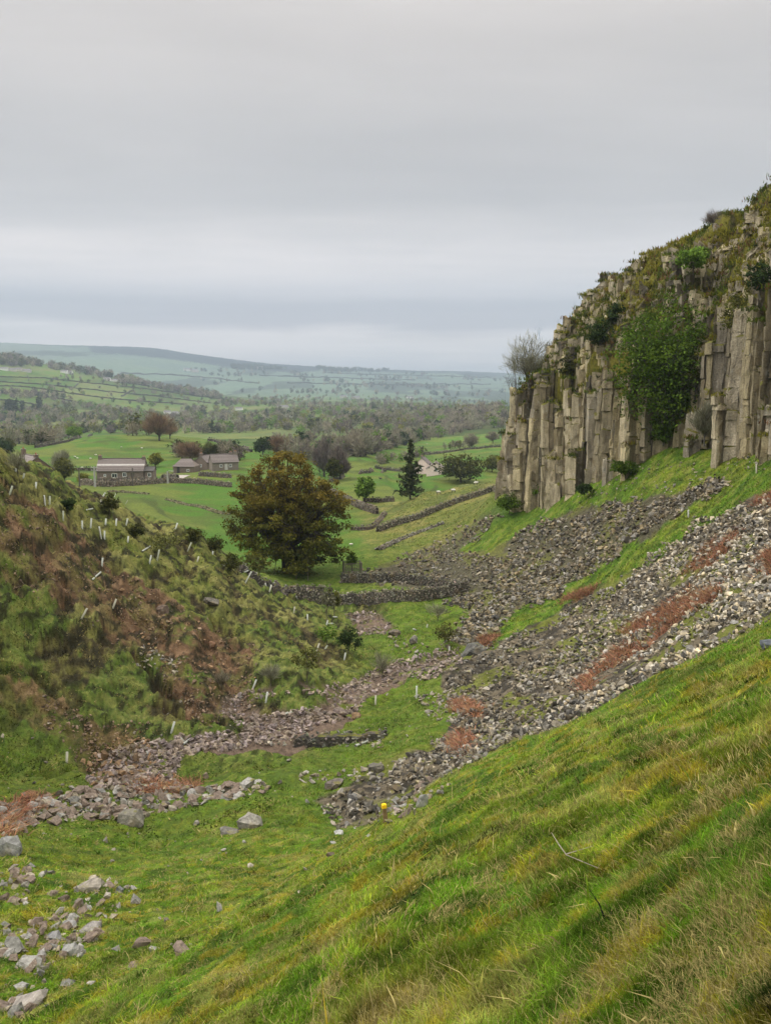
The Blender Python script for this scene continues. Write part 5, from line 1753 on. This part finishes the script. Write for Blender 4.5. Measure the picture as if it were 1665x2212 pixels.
def cottage(name, label, p, rz, w, d, hw, hr, wallc, roofc, chims=(), wins=(), door=None, cat='house', hip=0.0, band=False, group=None, framec=(0.72, 0.72, 0.68)):
    """w along local x (ridge direction), front face looks to -y; wins: (x, z, width, height, side) side 'f' front or 'g' right gable 'h' left gable"""
    e = empty(name, tuple(p), rz)
    tag(e, label, cat, group)
    wl = MB(); x, y = w / 2, d / 2
    V = [(-x, -y, -1.5), (x, -y, -1.5), (x, y, -1.5), (-x, y, -1.5), (-x, -y, hw), (x, -y, hw), (x, y, hw), (-x, y, hw), (-x + hip, 0, hw + hr), (x - hip, 0, hw + hr)]
    wl.add(V, [(0, 1, 5, 4), (1, 2, 6, 5), (2, 3, 7, 6), (3, 0, 4, 7)], wallc)
    wl.add(V, [(4, 7, 8), (5, 9, 6)], wallc)
    # quoins and course stones stand a little proud
    for _ in range(int(w * 5)):
        sx = rng.uniform(-x + .2, x - .2); sz = rng.uniform(0, hw - .2)
        wl.box((sx, -y - 0.012, sz), (rng.uniform(.2, .5), 0.03, rng.uniform(.1, .2)), np.array(wallc) * rng.uniform(.6, 1.45))
    wl.obj('wall', M_PAINT if min(wallc) > .5 else M_WALL, e)
    rf = MB(); o = 0.28; th = 0.16
    sl = hr / y
    rows = 7
    for sd in (-1, 1):
        for r_ in range(rows):     # slate courses as overlapping steps
            f0, f1 = r_ / rows, (r_ + 1) / rows + 0.01
            ya, yb = sd * (y + o) * (1 - f0), sd * (y + o) * (1 - f1)
            za, zb = hw - o * sl + (hr + o * sl) * f0 + .03, hw - o * sl + (hr + o * sl) * min(f1, 1.0) + .03
            xx = x + 0.18; xh0 = xx - hip * f0; xh1 = xx - hip * min(f1, 1)
            c = np.array(roofc) * rng.uniform(.8, 1.15)
            if band and r_ == 3:
                c = np.array((0.42, 0.38, 0.35))
            VV = [(-xh0, ya, za + th), (xh0, ya, za + th), (xh1, yb, zb + th * .6), (-xh1, yb, zb + th * .6), (-xh0, ya, za), (xh0, ya, za), (xh1, yb, zb), (-xh1, yb, zb)]
            rf.add(VV, [(0, 1, 2, 3), (4, 7, 6, 5), (0, 4, 5, 1), (1, 5, 6, 2), (3, 2, 6, 7), (0, 3, 7, 4)], c)
    rf.tube([(-x - .18 + hip, 0, hw + hr + .17), (x + .18 - hip, 0, hw + hr + .17)], 0.13, 5, np.array(roofc) * .8)
    ro = rf.obj('roof', M_WALL, e)
    for cx_, ch in chims:
        cm = MB()
        cm.box((cx_, 0, hw + hr + ch / 2 - .3), (.95, .75, ch + .6), wallc if min(wallc) < .5 else (0.3, 0.27, 0.24), jit=.01)
        cm.box((cx_, 0, hw + hr + ch + .04), (1.12, .92, .14), (0.22, 0.18, 0.15))
        for s_ in (-.22, .22):
            cm.tube([(cx_ + s_, 0, hw + hr + ch), (cx_ + s_, 0, hw + hr + ch + .5)], [.13, .10], 7, (0.34, 0.16, 0.09))
        cm.obj('chimney', M_WALL, ro)
    for wx, wz, ww, wh, side in wins:
        fr = MB(); pn = MB()
        sp = {'f': (wx, -y, 0), 'g': (x, wx, 1), 'h': (-x, wx, 1)}[side]

        def bx(mb, a, bz, sa, sz, dep, outw, c):
            if side == 'f':
                mb.box((wx + a, -y - outw, wz + bz), (sa, dep, sz), c)
            else:
                s_ = 1 if side == 'g' else -1
                mb.box((s_ * (x + outw), wx + a, wz + bz), (dep, sa, sz), c)
        t_ = .12
        bx(fr, -ww / 2, 0, t_, wh, .12, .05, framec); bx(fr, ww / 2, 0, t_, wh, .12, .05, framec)
        bx(fr, 0, wh / 2, ww - t_, t_, .12, .05, framec); bx(fr, 0, -wh / 2, ww - t_, t_, .12, .05, framec)
        bx(fr, 0, 0, .07, wh - t_, .10, .05, framec)
        bx(fr, 0, -wh / 2 - .14, ww + .3, .12, .2, .08, (0.3, 0.27, 0.23))
        bx(pn, 0, 0, ww - t_, wh - t_, .04, .03, (0.03, 0.035, 0.04))
        f_ = fr.obj('window', M_PAINT, e)
        pn.obj('pane', M_GLASS, f_)
    if door:
        dm = MB(); dm.box((door[0], -y - .04, 1.0), (.95, .08, 2.0), door[1])
        dm.box((door[0], -y - .05, 2.08), (1.2, .12, .16), (0.25, 0.22, 0.18))
        do = dm.obj('door', M_PAINT, e)
        hn = MB(); hn.box((door[0] + .34, -y - .11, 1.0), (.06, .06, .14), (0.05, 0.05, 0.05)); hn.obj('handle', M_PAINT, do)
    return e


STN = (0.185, 0.145, 0.115); SLATE = (0.17, 0.14, 0.125)


def at(u, v, y):
    p = P(u, v, y)
    p[2] = float(ground(p[0], p[1])[0])
    return p


p = hit(266, 1034, 230)[0]
D2 = p[1]
cottage('farmhouse', 'long low stone farmhouse with a banded slate roof and a chimney at each end', p, 0.03, 13.6, 6.0, 2.7, 3.2, STN, SLATE,
        [(-6.4, .9), (6.4, .5)], [(-1.6, 1.2, 1.5, 1.2, 'f'), (1.3, 1.5, 1.0, 1.1, 'f'), (-4.4, 1.3, .6, .6, 'f')], (3.6, (0.09, 0.075, 0.06)), band=True)
p3 = at(326, 1034, D2 - .4)
cottage('outbuilding', 'small stone lean-to at the right end of the long farmhouse', p3, 0.03, 2.6, 3.6, 2.5, 0.9, STN, (0.12, 0.11, 0.10), (), [(0.1, 1.3, .9, 1.1, 'f')], cat='outbuilding')
p1 = P(66, 1005, 185)
cottage('farmhouse', 'gable-ended stone farmhouse peeping over the left bank with a twin-potted chimney', (p1[0], p1[1], p1[2] - 3.2), R(-52), 9.5, 6.5, 2.6, 2.6, (0.19, 0.125, 0.10), (0.22, 0.185, 0.17), [(-4.2, 1.1), (4.3, .4)],
        [(1.5, 1.5, .8, .8, 'f')])
p = hit(404, 1020, 240)[0]
cottage('barn', 'low stone barn with hipped slate roof by the lane', p, R(-6), 7.2, 6, 2.2, 2.1, STN, SLATE, (), [(1.4, .9, .9, .6, 'f')], (-1.8, (0.05, 0.045, 0.04)), cat='barn', hip=2.0)
p = at(450, 1012, 300)
cottage('house', 'stone house end-on behind the barn with a chimney at its gable', p, R(64), 8, 5.2, 2.6, 2.0, STN, SLATE, [(-3.6, .8)], [(0, 1.4, .8, .8, 'h')])
p = at(484, 1014, 292)
cottage('house', 'stone house with a pale gable and two chimneys at the end of the farm row', p, R(22), 8.6, 5.6, 2.6, 2.3, (0.21, 0.175, 0.145), SLATE, [(3.9, .8), (2.4, .6)], [(-1.5, 1.4, .8, .9, 'f'), (1.6, 1.4, .8, .9, 'f')], (0.2, (0.5, .48, .44)))
p = hit(914, 1022, 320)[0]
WHT = (0.78, 0.62, 0.56)
cottage('cottage', 'rear wing of the white house beside the conifer', p, R(78), 7, 6.0, 3.4, 2.6, WHT, (0.16, 0.13, 0.12), [(-3.0, .7)], [(0.4, 2.2, .8, .9, 'h')])
p = hit(940, 1022, 320)[0]
cottage('cottage', 'front gable wing of the pale pinkish white house', p - np.array([0, 3, 0]), R(84), 7, 6.6, 2.2, 2.3, WHT, (0.19, 0.15, 0.135), (), [(-0.4, 2.0, 1.1, 1.0, 'h')])
far_h = [(10, 800, 'white cottage at the left end of the hillside hamlet'), (28, 802, 'pale cottage second from the left in the hillside hamlet'), (42, 801, 'cream cottage in the middle of the hillside hamlet'),
         (60, 804, 'grey-roofed cottage at the right of the hillside hamlet'), (140, 806, 'white house among bare trees on the hillside brow'), (150, 808, 'small barn beside the white house on the brow'),
         (232, 822, 'small white house below the copse on the left hillside'), (250, 825, 'long white farm building below the copse on the left hillside'),
         (362, 894, 'white bungalow at the left of the hamlet in the valley'), (380, 896, 'white bungalow in the middle of the valley hamlet'), (396, 893, 'cream bungalow at the right of the valley hamlet'),
         (517, 886, 'small white farmhouse alone in the valley woods'), (612, 882, 'long low building near the dark grove in the valley'), (630, 902, 'tiny white house below the long valley building'),
         (742, 860, 'pale roofed mansion among trees in the middle distance'), (770, 862, 'grey house beside the pale mansion'), (885, 862, 'white tower-like house far down the valley'),
         (405, 802, 'white farm high on the far valley side'), (422, 804, 'second building of the high far farm'), (560, 798, 'pale farmhouse under the distant ridge')]
for i, (u, v, lab) in enumerate(far_h):
    rm = 900 if v > 850 else 1300
    p = hit(u, v, rm)[0]
    s_ = np.hypot(p[0], p[1]) / 1600
    lw = 12 * max(1, s_) * (1.6 if 'long' in lab else 1)
    cottage('far_house', lab, p, rng.uniform(-.4, .4), lw, 7 * max(1, s_ * .8), 4.0 * max(1, s_ * .8), 2.6 * max(1, s_ * .8), (0.75, 0.73, 0.68) if 'white' in lab else (0.5, 0.46, 0.40), (0.20, 0.18, 0.18))
for i, (u, v, lab) in enumerate([(70, 951, 'white caravan at the left end of the caravan row'), (80, 949, 'second caravan from the left in the row'), (90, 947, 'cream caravan in the middle of the row'), (99, 945, 'fourth caravan in the row among the trees'), (108, 943, 'fifth caravan in the row beside the dark tree'), (113, 940, 'rightmost caravan of the row')]):
    p = hit(u, v, 500)[0]
    e = empty('caravan', tuple(p), rng.uniform(-.3, .3)); tag(e, lab, 'caravan', 'caravans in the valley')
    k = np.hypot(p[0], p[1]) / 900
    b = MB(); b.box((0, 0, 1.5 * k), (8 * k, 2.6 * k, 2.0 * k), (0.66, 0.60, 0.55), taper=.94); b.box((0, 0, 2.55 * k), (7.2 * k, 2.2 * k, .16 * k), (0.6, 0.58, 0.55), taper=.9)
    b.obj('body', M_PAINT, e)
    for s_ in (-2.2, 0, 2.2):
        w_ = MB(); w_.box((s_ * k, -1.3 * k, 1.8 * k), (1.1 * k, .12 * k, .6 * k), (0.05, 0.06, 0.07)); w_.obj('window', M_GLASS, e)
    for s_ in (-1.2, 1.2):
        w_ = MB(); w_.tube([(s_ * k, -1.3 * k, .35 * k), (s_ * k, -1.1 * k, .35 * k)], .35 * k, 10, (0.03, 0.03, 0.03)); w_.obj('wheel', M_PLAST, e)

# lane up to the farm and stone ramp
q = np.array([(905, 905)]);
b = MB()
ln = trace([(372, 1040), (382, 1034), (392, 1030), (402, 1026)], 2, 235)
tx = np.gradient(ln[:, 0]); ty = np.gradient(ln[:, 1]); m_ = np.hypot(tx, ty)
nx, ny = -ty / m_ * 1.8, tx / m_ * 1.8
Vl = np.concatenate([np.stack([ln[:, 0] + nx, ln[:, 1] + ny, ground(ln[:, 0] + nx, ln[:, 1] + ny) + .12], 1), np.stack([ln[:, 0] - nx, ln[:, 1] - ny, ground(ln[:, 0] - nx, ln[:, 1] - ny) + .12], 1)])
ii = np.arange(len(ln) - 1); n0 = len(ln)
b.add(Vl, np.stack([ii, ii + 1, ii + 1 + n0, ii + n0], 1), (0.33, 0.29, 0.25))
tag(b.obj('lane', M_WALL), kind='structure')
stone_wall('stone ramp wall with a rounded top rising to the farm lane', [(352, 1042), (362, 1036), (374, 1034), (386, 1040)], 2.0, 1.5, .5, (0.17, 0.15, 0.12), rmin=240)
stone_wall('garden wall before the long stone farmhouse', [(213, 1042), (240, 1040), (300, 1039), (325, 1038)], 1.1, .6, .5, (0.17, 0.14, 0.11), rmin=240)
stone_wall('garden wall between the barn and the end house of the farm row', [(430, 1028), (460, 1030), (500, 1033)], 1.4, .6, .5, (0.16, 0.135, 0.11), rmin=240)

# ------------------------------------------------------------------ poles
def pole(u, vb, vt, label, r=0.19, arm=0, lamp=False, white=False):
    p = hit(u, vb, 200)[0]
    h_ = (vb - vt) * np.hypot(p[0], p[1]) / F
    e = empty('utility_pole' if not lamp else 'street_lamp', tuple(p)); tag(e, label, 'pole')
    c = (0.36, 0.35, 0.32) if white else (0.10, 0.085, 0.07)
    b = MB(); b.tube([(0, 0, -.5), (0, 0, h_ * .5), (0, 0, h_)], [r * 1.2, r, r * .8], 8, c); b.obj('post', M_PAINT, e)
    if arm:
        for z in [h_ - .35] + ([h_ - 1.1] if arm > 1 else []):
            b = MB(); b.box((0, 0, z), (1.7, .14, .14), c); o = b.obj('crossarm', M_PAINT, e)
            for s_ in (-.7, 0, .7):
                bb = MB(); bb.tube([(s_, 0, z + .07), (s_, 0, z + .3)], [.06, .04], 6, (0.5, .48, .45)); bb.obj('insulator', M_PAINT, o)
    if lamp:
        b = MB(); b.tube([(0, 0, h_ - .1), (.5, 0, h_ + .1), (1.1, 0, h_ + .05)], .06, 6, c); o = b.obj('arm', M_PAINT, e)
        b = MB(); b.box((1.4, 0, h_), (.8, .3, .16), (0.4, 0.4, 0.38), taper=.8); b.obj('lamp_head', M_PAINT, o)


pole(173, 1056, 1014, 'dark plain pole left of the transformer pole')
pole(206, 1052, 1009, 'pale pole with crossarms left of the long farmhouse', 0.26, 2, white=True)
pole(288, 1050, 1012, 'dark pole standing before the long farmhouse', 0.18)
pole(322, 1028, 1003, 'thin dark pole at the right gable of the long farmhouse', 0.17)
pole(363, 1044, 1018, 'pale street lamp beside the farm lane', 0.24, lamp=True, white=True)

# ------------------------------------------------------------------ sheep


def sheep_mesh(dark=False):
    b = MB()
    c = (0.06, 0.05, 0.045) if dark else (0.62, 0.58, 0.50)

    def ball(cn_, rd, cc, n1=8, n2=12, wob_=0.0):
        th_ = np.linspace(0, math.pi, n1 + 1)[:, None]; ph = np.arange(n2)[None] * 2 * math.pi / n2
        V = np.stack([np.sin(th_) * np.cos(ph), np.sin(th_) * np.sin(ph), np.cos(th_) * np.ones_like(ph)], -1).reshape(-1, 3)
        V = V * (1 + wob_ * rng.normal(size=(len(V), 1)))
        i = np.arange(n1)[:, None] * n2; j = np.arange(n2)[None]; j2 = (j + 1) % n2
        b.add(V * np.array(rd) + np.array(cn_), np.stack([i + j, i + n2 + j, i + n2 + j2, i + j2], -1).reshape(-1, 4), cc)
    ball((0, 0, .62), (.52, .27, .28), c, wob_=.03)
    ball((.42, 0, .68), (.22, .18, .2), c, wob_=.03)
    b.tube([(.5, 0, .74), (.62, 0, .86)], [.11, .085], 7, c)
    ball((.70, 0, .86), (.15, .075, .085), (0.09, 0.08, 0.07) if not dark else c)
    for s_ in (-1, 1):
        b.tube([(.62, .06 * s_, .92), (.60, .18 * s_, .92)], [.03, .015], 4, (0.1, .09, .08))
        b.tube([(.34, .13 * s_, .5), (.35, .13 * s_, .25), (.34, .13 * s_, 0)], [.07, .04, .035], 6, (0.12, .10, .09))
        b.tube([(-.34, .13 * s_, .5), (-.40, .13 * s_, .28), (-.36, .13 * s_, 0)], [.09, .045, .035], 6, (0.12, .10, .09))
    return b.mesh('sheep', M_WOOL, True)


SH = [sheep_mesh(), sheep_mesh(True)]
for u, v, lab, dk, rm in [(163, 989, 'sheep grazing leftmost on the round green hill', 0, 300), (168, 992, 'sheep close beside the leftmost one on the hill', 0, 300), (196, 993, 'sheep lying right of the pair on the hill', 0, 300), (208, 985, 'single sheep higher on the round hill', 0, 300),
                          (263, 968, 'sheep near the crest of the round hill', 0, 300), (392, 974, 'sheep grazing right of the lone bare hilltop tree', 0, 300), (398, 985, 'sheep lower on the right of the hill', 0, 300), (307, 970, 'sheep left of the lone hilltop tree', 0, 300),
                          (178, 1013, 'sheep behind the poles at the foot of the hill', 0, 290),
                          (947, 1068, 'nearest white sheep grazing on the hillock crest', 0, 130), (979, 1064, 'white sheep further right on the hillock', 0, 130), (1027, 1048, 'small sheep near the cliff end of the hillock', 0, 130), (822, 1037, 'dark sheep in the field beyond the young tree', 1, 180),
                          (758, 1180, 'small white lamb beside the large valley tree', 0, 110), (914, 908, 'sheep on the far slope left of the cliff', 0, 400), (922, 960, 'sheep below the brown wood', 0, 400), (916, 1000, 'sheep on the pasture above the white house', 0, 380)]:
    p = hit(u, v, rm)[0]
    o = bpy.data.objects.new('sheep', SH[dk]); link(o)
    o.location = p; o.rotation_euler = (0, 0, rng.uniform(-.6, .6) + (math.pi if rng.random() < .5 else 0)); o.scale = (0.55 if 'lamb' in lab else 0.85,) * 3
    tag(o, lab, 'sheep', 'sheep in the fields')

# ------------------------------------------------------------------ tree guards
G4 = [(58, 318, 75, 262), (95, 180, 98, 158), (140, 215, 146, 188), (213, 275, 217, 240), (268, 375, 263, 318), (296, 370, 297, 323), (376, 465, 376, 410), (601, 388, 601, 343), (612, 325, 625, 303), (680, 328, 688, 306),
      (745, 370, 758, 348), (489, 518, 488, 468), (539, 510, 543, 455), (627, 492, 629, 456), (688, 500, 692, 456), (748, 498, 758, 455), (600, 572, 588, 503), (621, 578, 621, 528), (1042, 515, 1052, 482), (758, 597, 762, 560),
      (887, 722, 897, 673), (932, 708, 945, 640), (1113, 648, 1135, 598), (1170, 710, 1178, 680), (1260, 668, 1262, 648), (1383, 730, 1385, 703), (1452, 842, 1490, 770), (1548, 850, 1562, 830),
      (1597, 888, 1607, 848), (1577, 862, 1572, 838), (605, 738, 610, 688), (670, 987, 690, 933), (484, 1052, 517, 988)]
G4L = [(513, 412, 550, 404), (835, 520, 848, 514), (1322, 743, 1356, 742), (552, 822, 598, 780), (847, 654, 890, 626), (1452, 777, 1473, 768)]
G5 = [(407, 297, 420, 258), (551, 422, 556, 383), (632, 462, 632, 428), (745, 492, 752, 463), (687, 644, 702, 600), (737, 632, 750, 612), (850, 697, 857, 656), (386, 947, 395, 888), (310, 867, 330, 815), (1034, 962, 1036, 908), (1277, 922, 1278, 852),
      (1338, 507, 1342, 486), (1470, 647, 1471, 618)]
G5L = [(748, 490, 784, 487), (787, 448, 808, 450), (896, 462, 920, 468), (680, 680, 703, 670), (1258, 521, 1276, 527), (508, 1023, 542, 1017), (922, 1214, 988, 1188), (360, 250, 380, 238)]
tubes = []
for g_, ox, oy, ly in ((G4, 0, 954, 0), (G4L, 0, 954, 1), (G5, 433.8, 1171, 0), (G5L, 433.8, 1171, 1)):
    tubes += [(a * .3647 + ox, b_ * .3647 + oy, c * .3647 + ox, d_ * .3647 + oy, ly) for a, b_, c, d_ in g_]
tubes += [(a * .4169, b_ * .4169 + 1431.5, c * .4169, d_ * .4169 + 1431.5, ly) for a, b_, c, d_, ly in [(890, 360, 905, 306, 0), (348, 522, 349, 463, 0), (933, 394, 957, 420, 1), (955, 426, 987, 402, 1), (760, 470, 786, 500, 1)]]
tubes += [(a * .3747 + 1041, b_ * .3747 + 390.4, c * .3747 + 1041, d_ * .3747 + 390.4, 0) for a, b_, c, d_ in [(1580, 1682, 1580, 1633), (1188, 1942, 1188, 1898)]]


def guard_mesh(c):
    b = MB()
    an = np.arange(10) * math.pi / 5
    ro, ri = 0.072, 0.062
    V = []
    for z, r_ in ((-0.1, ro), (1, ro), (1, ri), (0.2, ri)):
        V += [(r_ * math.cos(a), r_ * math.sin(a), z) for a in an]
    j = np.arange(10); j2 = (j + 1) % 10
    b.add(V, np.concatenate([np.stack([j + 10 * k, j2 + 10 * k, j2 + 10 * k + 10, j + 10 * k + 10], 1) for k in range(3)]), c)
    st = MB(); st.box((0.10, 0, .42), (.035, .035, 1.05), (0.17, 0.12, 0.08))
    tie = MB()
    for z in (.3, .75):
        tie.box((.05, 0, z), (.13, .16, .02), (0.08, 0.08, 0.08))
    return b.mesh('tube', M_PLAST, True), st.mesh('stake', M_WALL)


GM = [guard_mesh((0.42, 0.43, 0.37)), guard_mesh((0.38, 0.36, 0.27)), guard_mesh((0.30, 0.31, 0.22))]
for i, (u0, v0, u1, v1, ly) in enumerate(tubes):
    p = hit(u0, v0, 30)[0]
    k = math.hypot(p[0], p[1]) / F
    if ly:
        q = hit(u1, v1, 30)[0]
        if abs(np.hypot(q[0], q[1]) - np.hypot(p[0], p[1])) > 3:
            q = P(u1, v1, p[1])
        p = p + np.array([0, 0, .1]); q = q + np.array([0, 0, .1])
    else:
        q = P(u1, v1, p[1])
    d = Vector(q - p); L_ = d.length
    e = empty('tree_guard', tuple(p))
    e.rotation_euler = d.to_track_quat('Z', 'Y').to_euler()
    u, v = u0, v0
    if ly:
        lab = 'white plastic tree guard lying fallen ' + ('on the left bank' if v < 1270 and u < 560 else 'in or beside the stream bed')
        g_ = 'fallen tree guards ' + ('on the bank' if v < 1270 and u < 560 else 'by the stream')
    else:
        lean_ = 'leaning' if abs(u1 - u0) > 3.5 else 'upright'
        wh = 'high on the left bank' if v < 1110 else 'on the middle of the left bank' if v < 1190 else 'on the lower left bank' if u < 640 and v < 1345 else 'on the valley floor' if u < 1060 else 'on the grass below the cliff'
        lab = '%s pale plastic tree guard tube %s' % (lean_, wh); g_ = '%s tree guards %s' % (lean_, wh)
    tag(e, lab, 'tree guard', g_)
    m1, m2 = GM[0 if (ly or rng.random() < .55) else 1 + int(rng.random() < .4)]
    for nm, me in (('tube', m1), ('stake', m2)):
        o = bpy.data.objects.new(nm, me); link(o, e)
        o.scale = (1.0, 1.0, L_)

# square wooden cage round a young tree behind the fold
p = hit(761, 1238, 100)[0]; k = np.hypot(p[0], p[1]) / F
e = empty('tree_cage', tuple(p), .15); tag(e, 'square wooden cage of upright rails behind the sheepfold', 'tree cage')
S_ = 19 * k; Hc = 26 * k
for sx in (-1, 1):
    for sy in (-1, 1):
        b = MB(); b.box((sx * S_, sy * S_ * .8, Hc / 2 - .1), (.12, .12, Hc + .2), (0.16, 0.14, 0.10)); b.obj('post', M_WALL, e)
for sy in (-1, 1):
    b = MB()
    for z in (.25, .9):
        b.box((0, sy * S_ * .8 - .07 * sy, Hc * z), (S_ * 2 - .13, .04, .10), (0.15, 0.13, 0.10))
    for t in np.linspace(-.85, .85, 9):
        b.box((t * S_, sy * S_ * .8 + .0 * sy, Hc * .52), (.07, .04, Hc * .95), (0.15, 0.135, 0.10))
    b.obj('rail_panel', M_WALL, e)
for sx in (-1, 1):
    b = MB()
    for z in (.25, .9):
        b.box((sx * S_ - .07 * sx, 0, Hc * z), (.04, S_ * 1.6 - .13, .10), (0.15, 0.13, 0.10))
    for t in np.linspace(-.7, .7, 6):
        b.box((sx * S_, t * S_, Hc * .52), (.04, .07, Hc * .95), (0.15, 0.135, 0.10))
    b.obj('rail_panel', M_WALL, e)
bk, lf = tree_meshes(777, 44 * k, 26 * k, .06, 'cliffgreen', nclus=40, per=20, leaf=.25, h0=.3, limbs=5)
plant_tree('young_tree', 'narrow young green tree growing inside the wooden cage', 'tree', 0, 0, bk, lf, pos=p)

# waymark post
p = hit(833, 1774)[0]; k = np.hypot(p[0], p[1]) / F
e = empty('waymark_post', tuple(p)); e.rotation_euler = (0, R(-6), .2); tag(e, 'short wooden waymark post with a bright yellow top on the near slope', 'post')
hp = 44 * k
b = MB(); b.box((0, 0, hp * .36), (9.5 * k, 9.5 * k, hp * .84), (0.24, 0.155, 0.075), taper=.95, jit=.006); b.obj('post', M_WALL, e)
b = MB(); b.box((0, 0, hp * .86), (11.5 * k, 11.5 * k, hp * .17), (0.85, 0.50, 0.015), taper=.9, jit=.006)
b.box((0, 0, hp * .965), (9 * k, 9 * k, hp * .045), (0.85, 0.52, 0.015), taper=.6); b.obj('cap', M_PAINT, e)

# dead stick in the grass
p0, p1_, p2_ = hit(1190, 1830)[0], hit(1222, 1868)[0], hit(1290, 1905)[0]
b = MB(); b.tube([p0 + (0, 0, .16), (p0 + p1_) / 2 + (0, 0, .12), p1_ + (0, 0, .10), p2_ + (0, 0, .12)], [.003, .006, .006, .003], 5, (0.26, 0.22, 0.16))
b.tube([p1_ + (0, 0, .11), p1_ + (.25, .05, .16)], [.006, .003], 4, (0.3, .25, .2))
tag(b.obj('dead_stick', M_BARK), 'thin dead curved stick lying in the near grass', 'stick')

# ------------------------------------------------------------------ haze
hz = MB()
X0, X1, Y0, Y1, Z0, Z1 = -12600, 12600, -12600, 13000, float(GZ.min()) - 1.0, float(GZ.max()) + 12
hz.add([(X0, Y0, Z0), (X1, Y0, Z0), (X1, Y1, Z0), (X0, Y1, Z0), (X0, Y0, Z1), (X1, Y0, Z1), (X1, Y1, Z1), (X0, Y1, Z1)],
       [(0, 3, 2, 1), (4, 5, 6, 7), (0, 1, 5, 4), (1, 2, 6, 5), (2, 3, 7, 6), (3, 0, 4, 7)])
hm = bpy.data.materials.new('haze_air'); hm.use_nodes = True
hm.node_tree.nodes.clear()
ho = hm.node_tree.nodes.new('ShaderNodeOutputMaterial'); hv = hm.node_tree.nodes.new('ShaderNodeVolumePrincipled')
hv.inputs['Color'].default_value = (0.45, 0.52, 0.635, 1)
hv.inputs['Density'].default_value = 0.00014
hm.node_tree.links.new(hv.outputs[0], ho.inputs['Volume'])
HZ = hz.obj('haze', hm)
tag(HZ, kind='stuff')
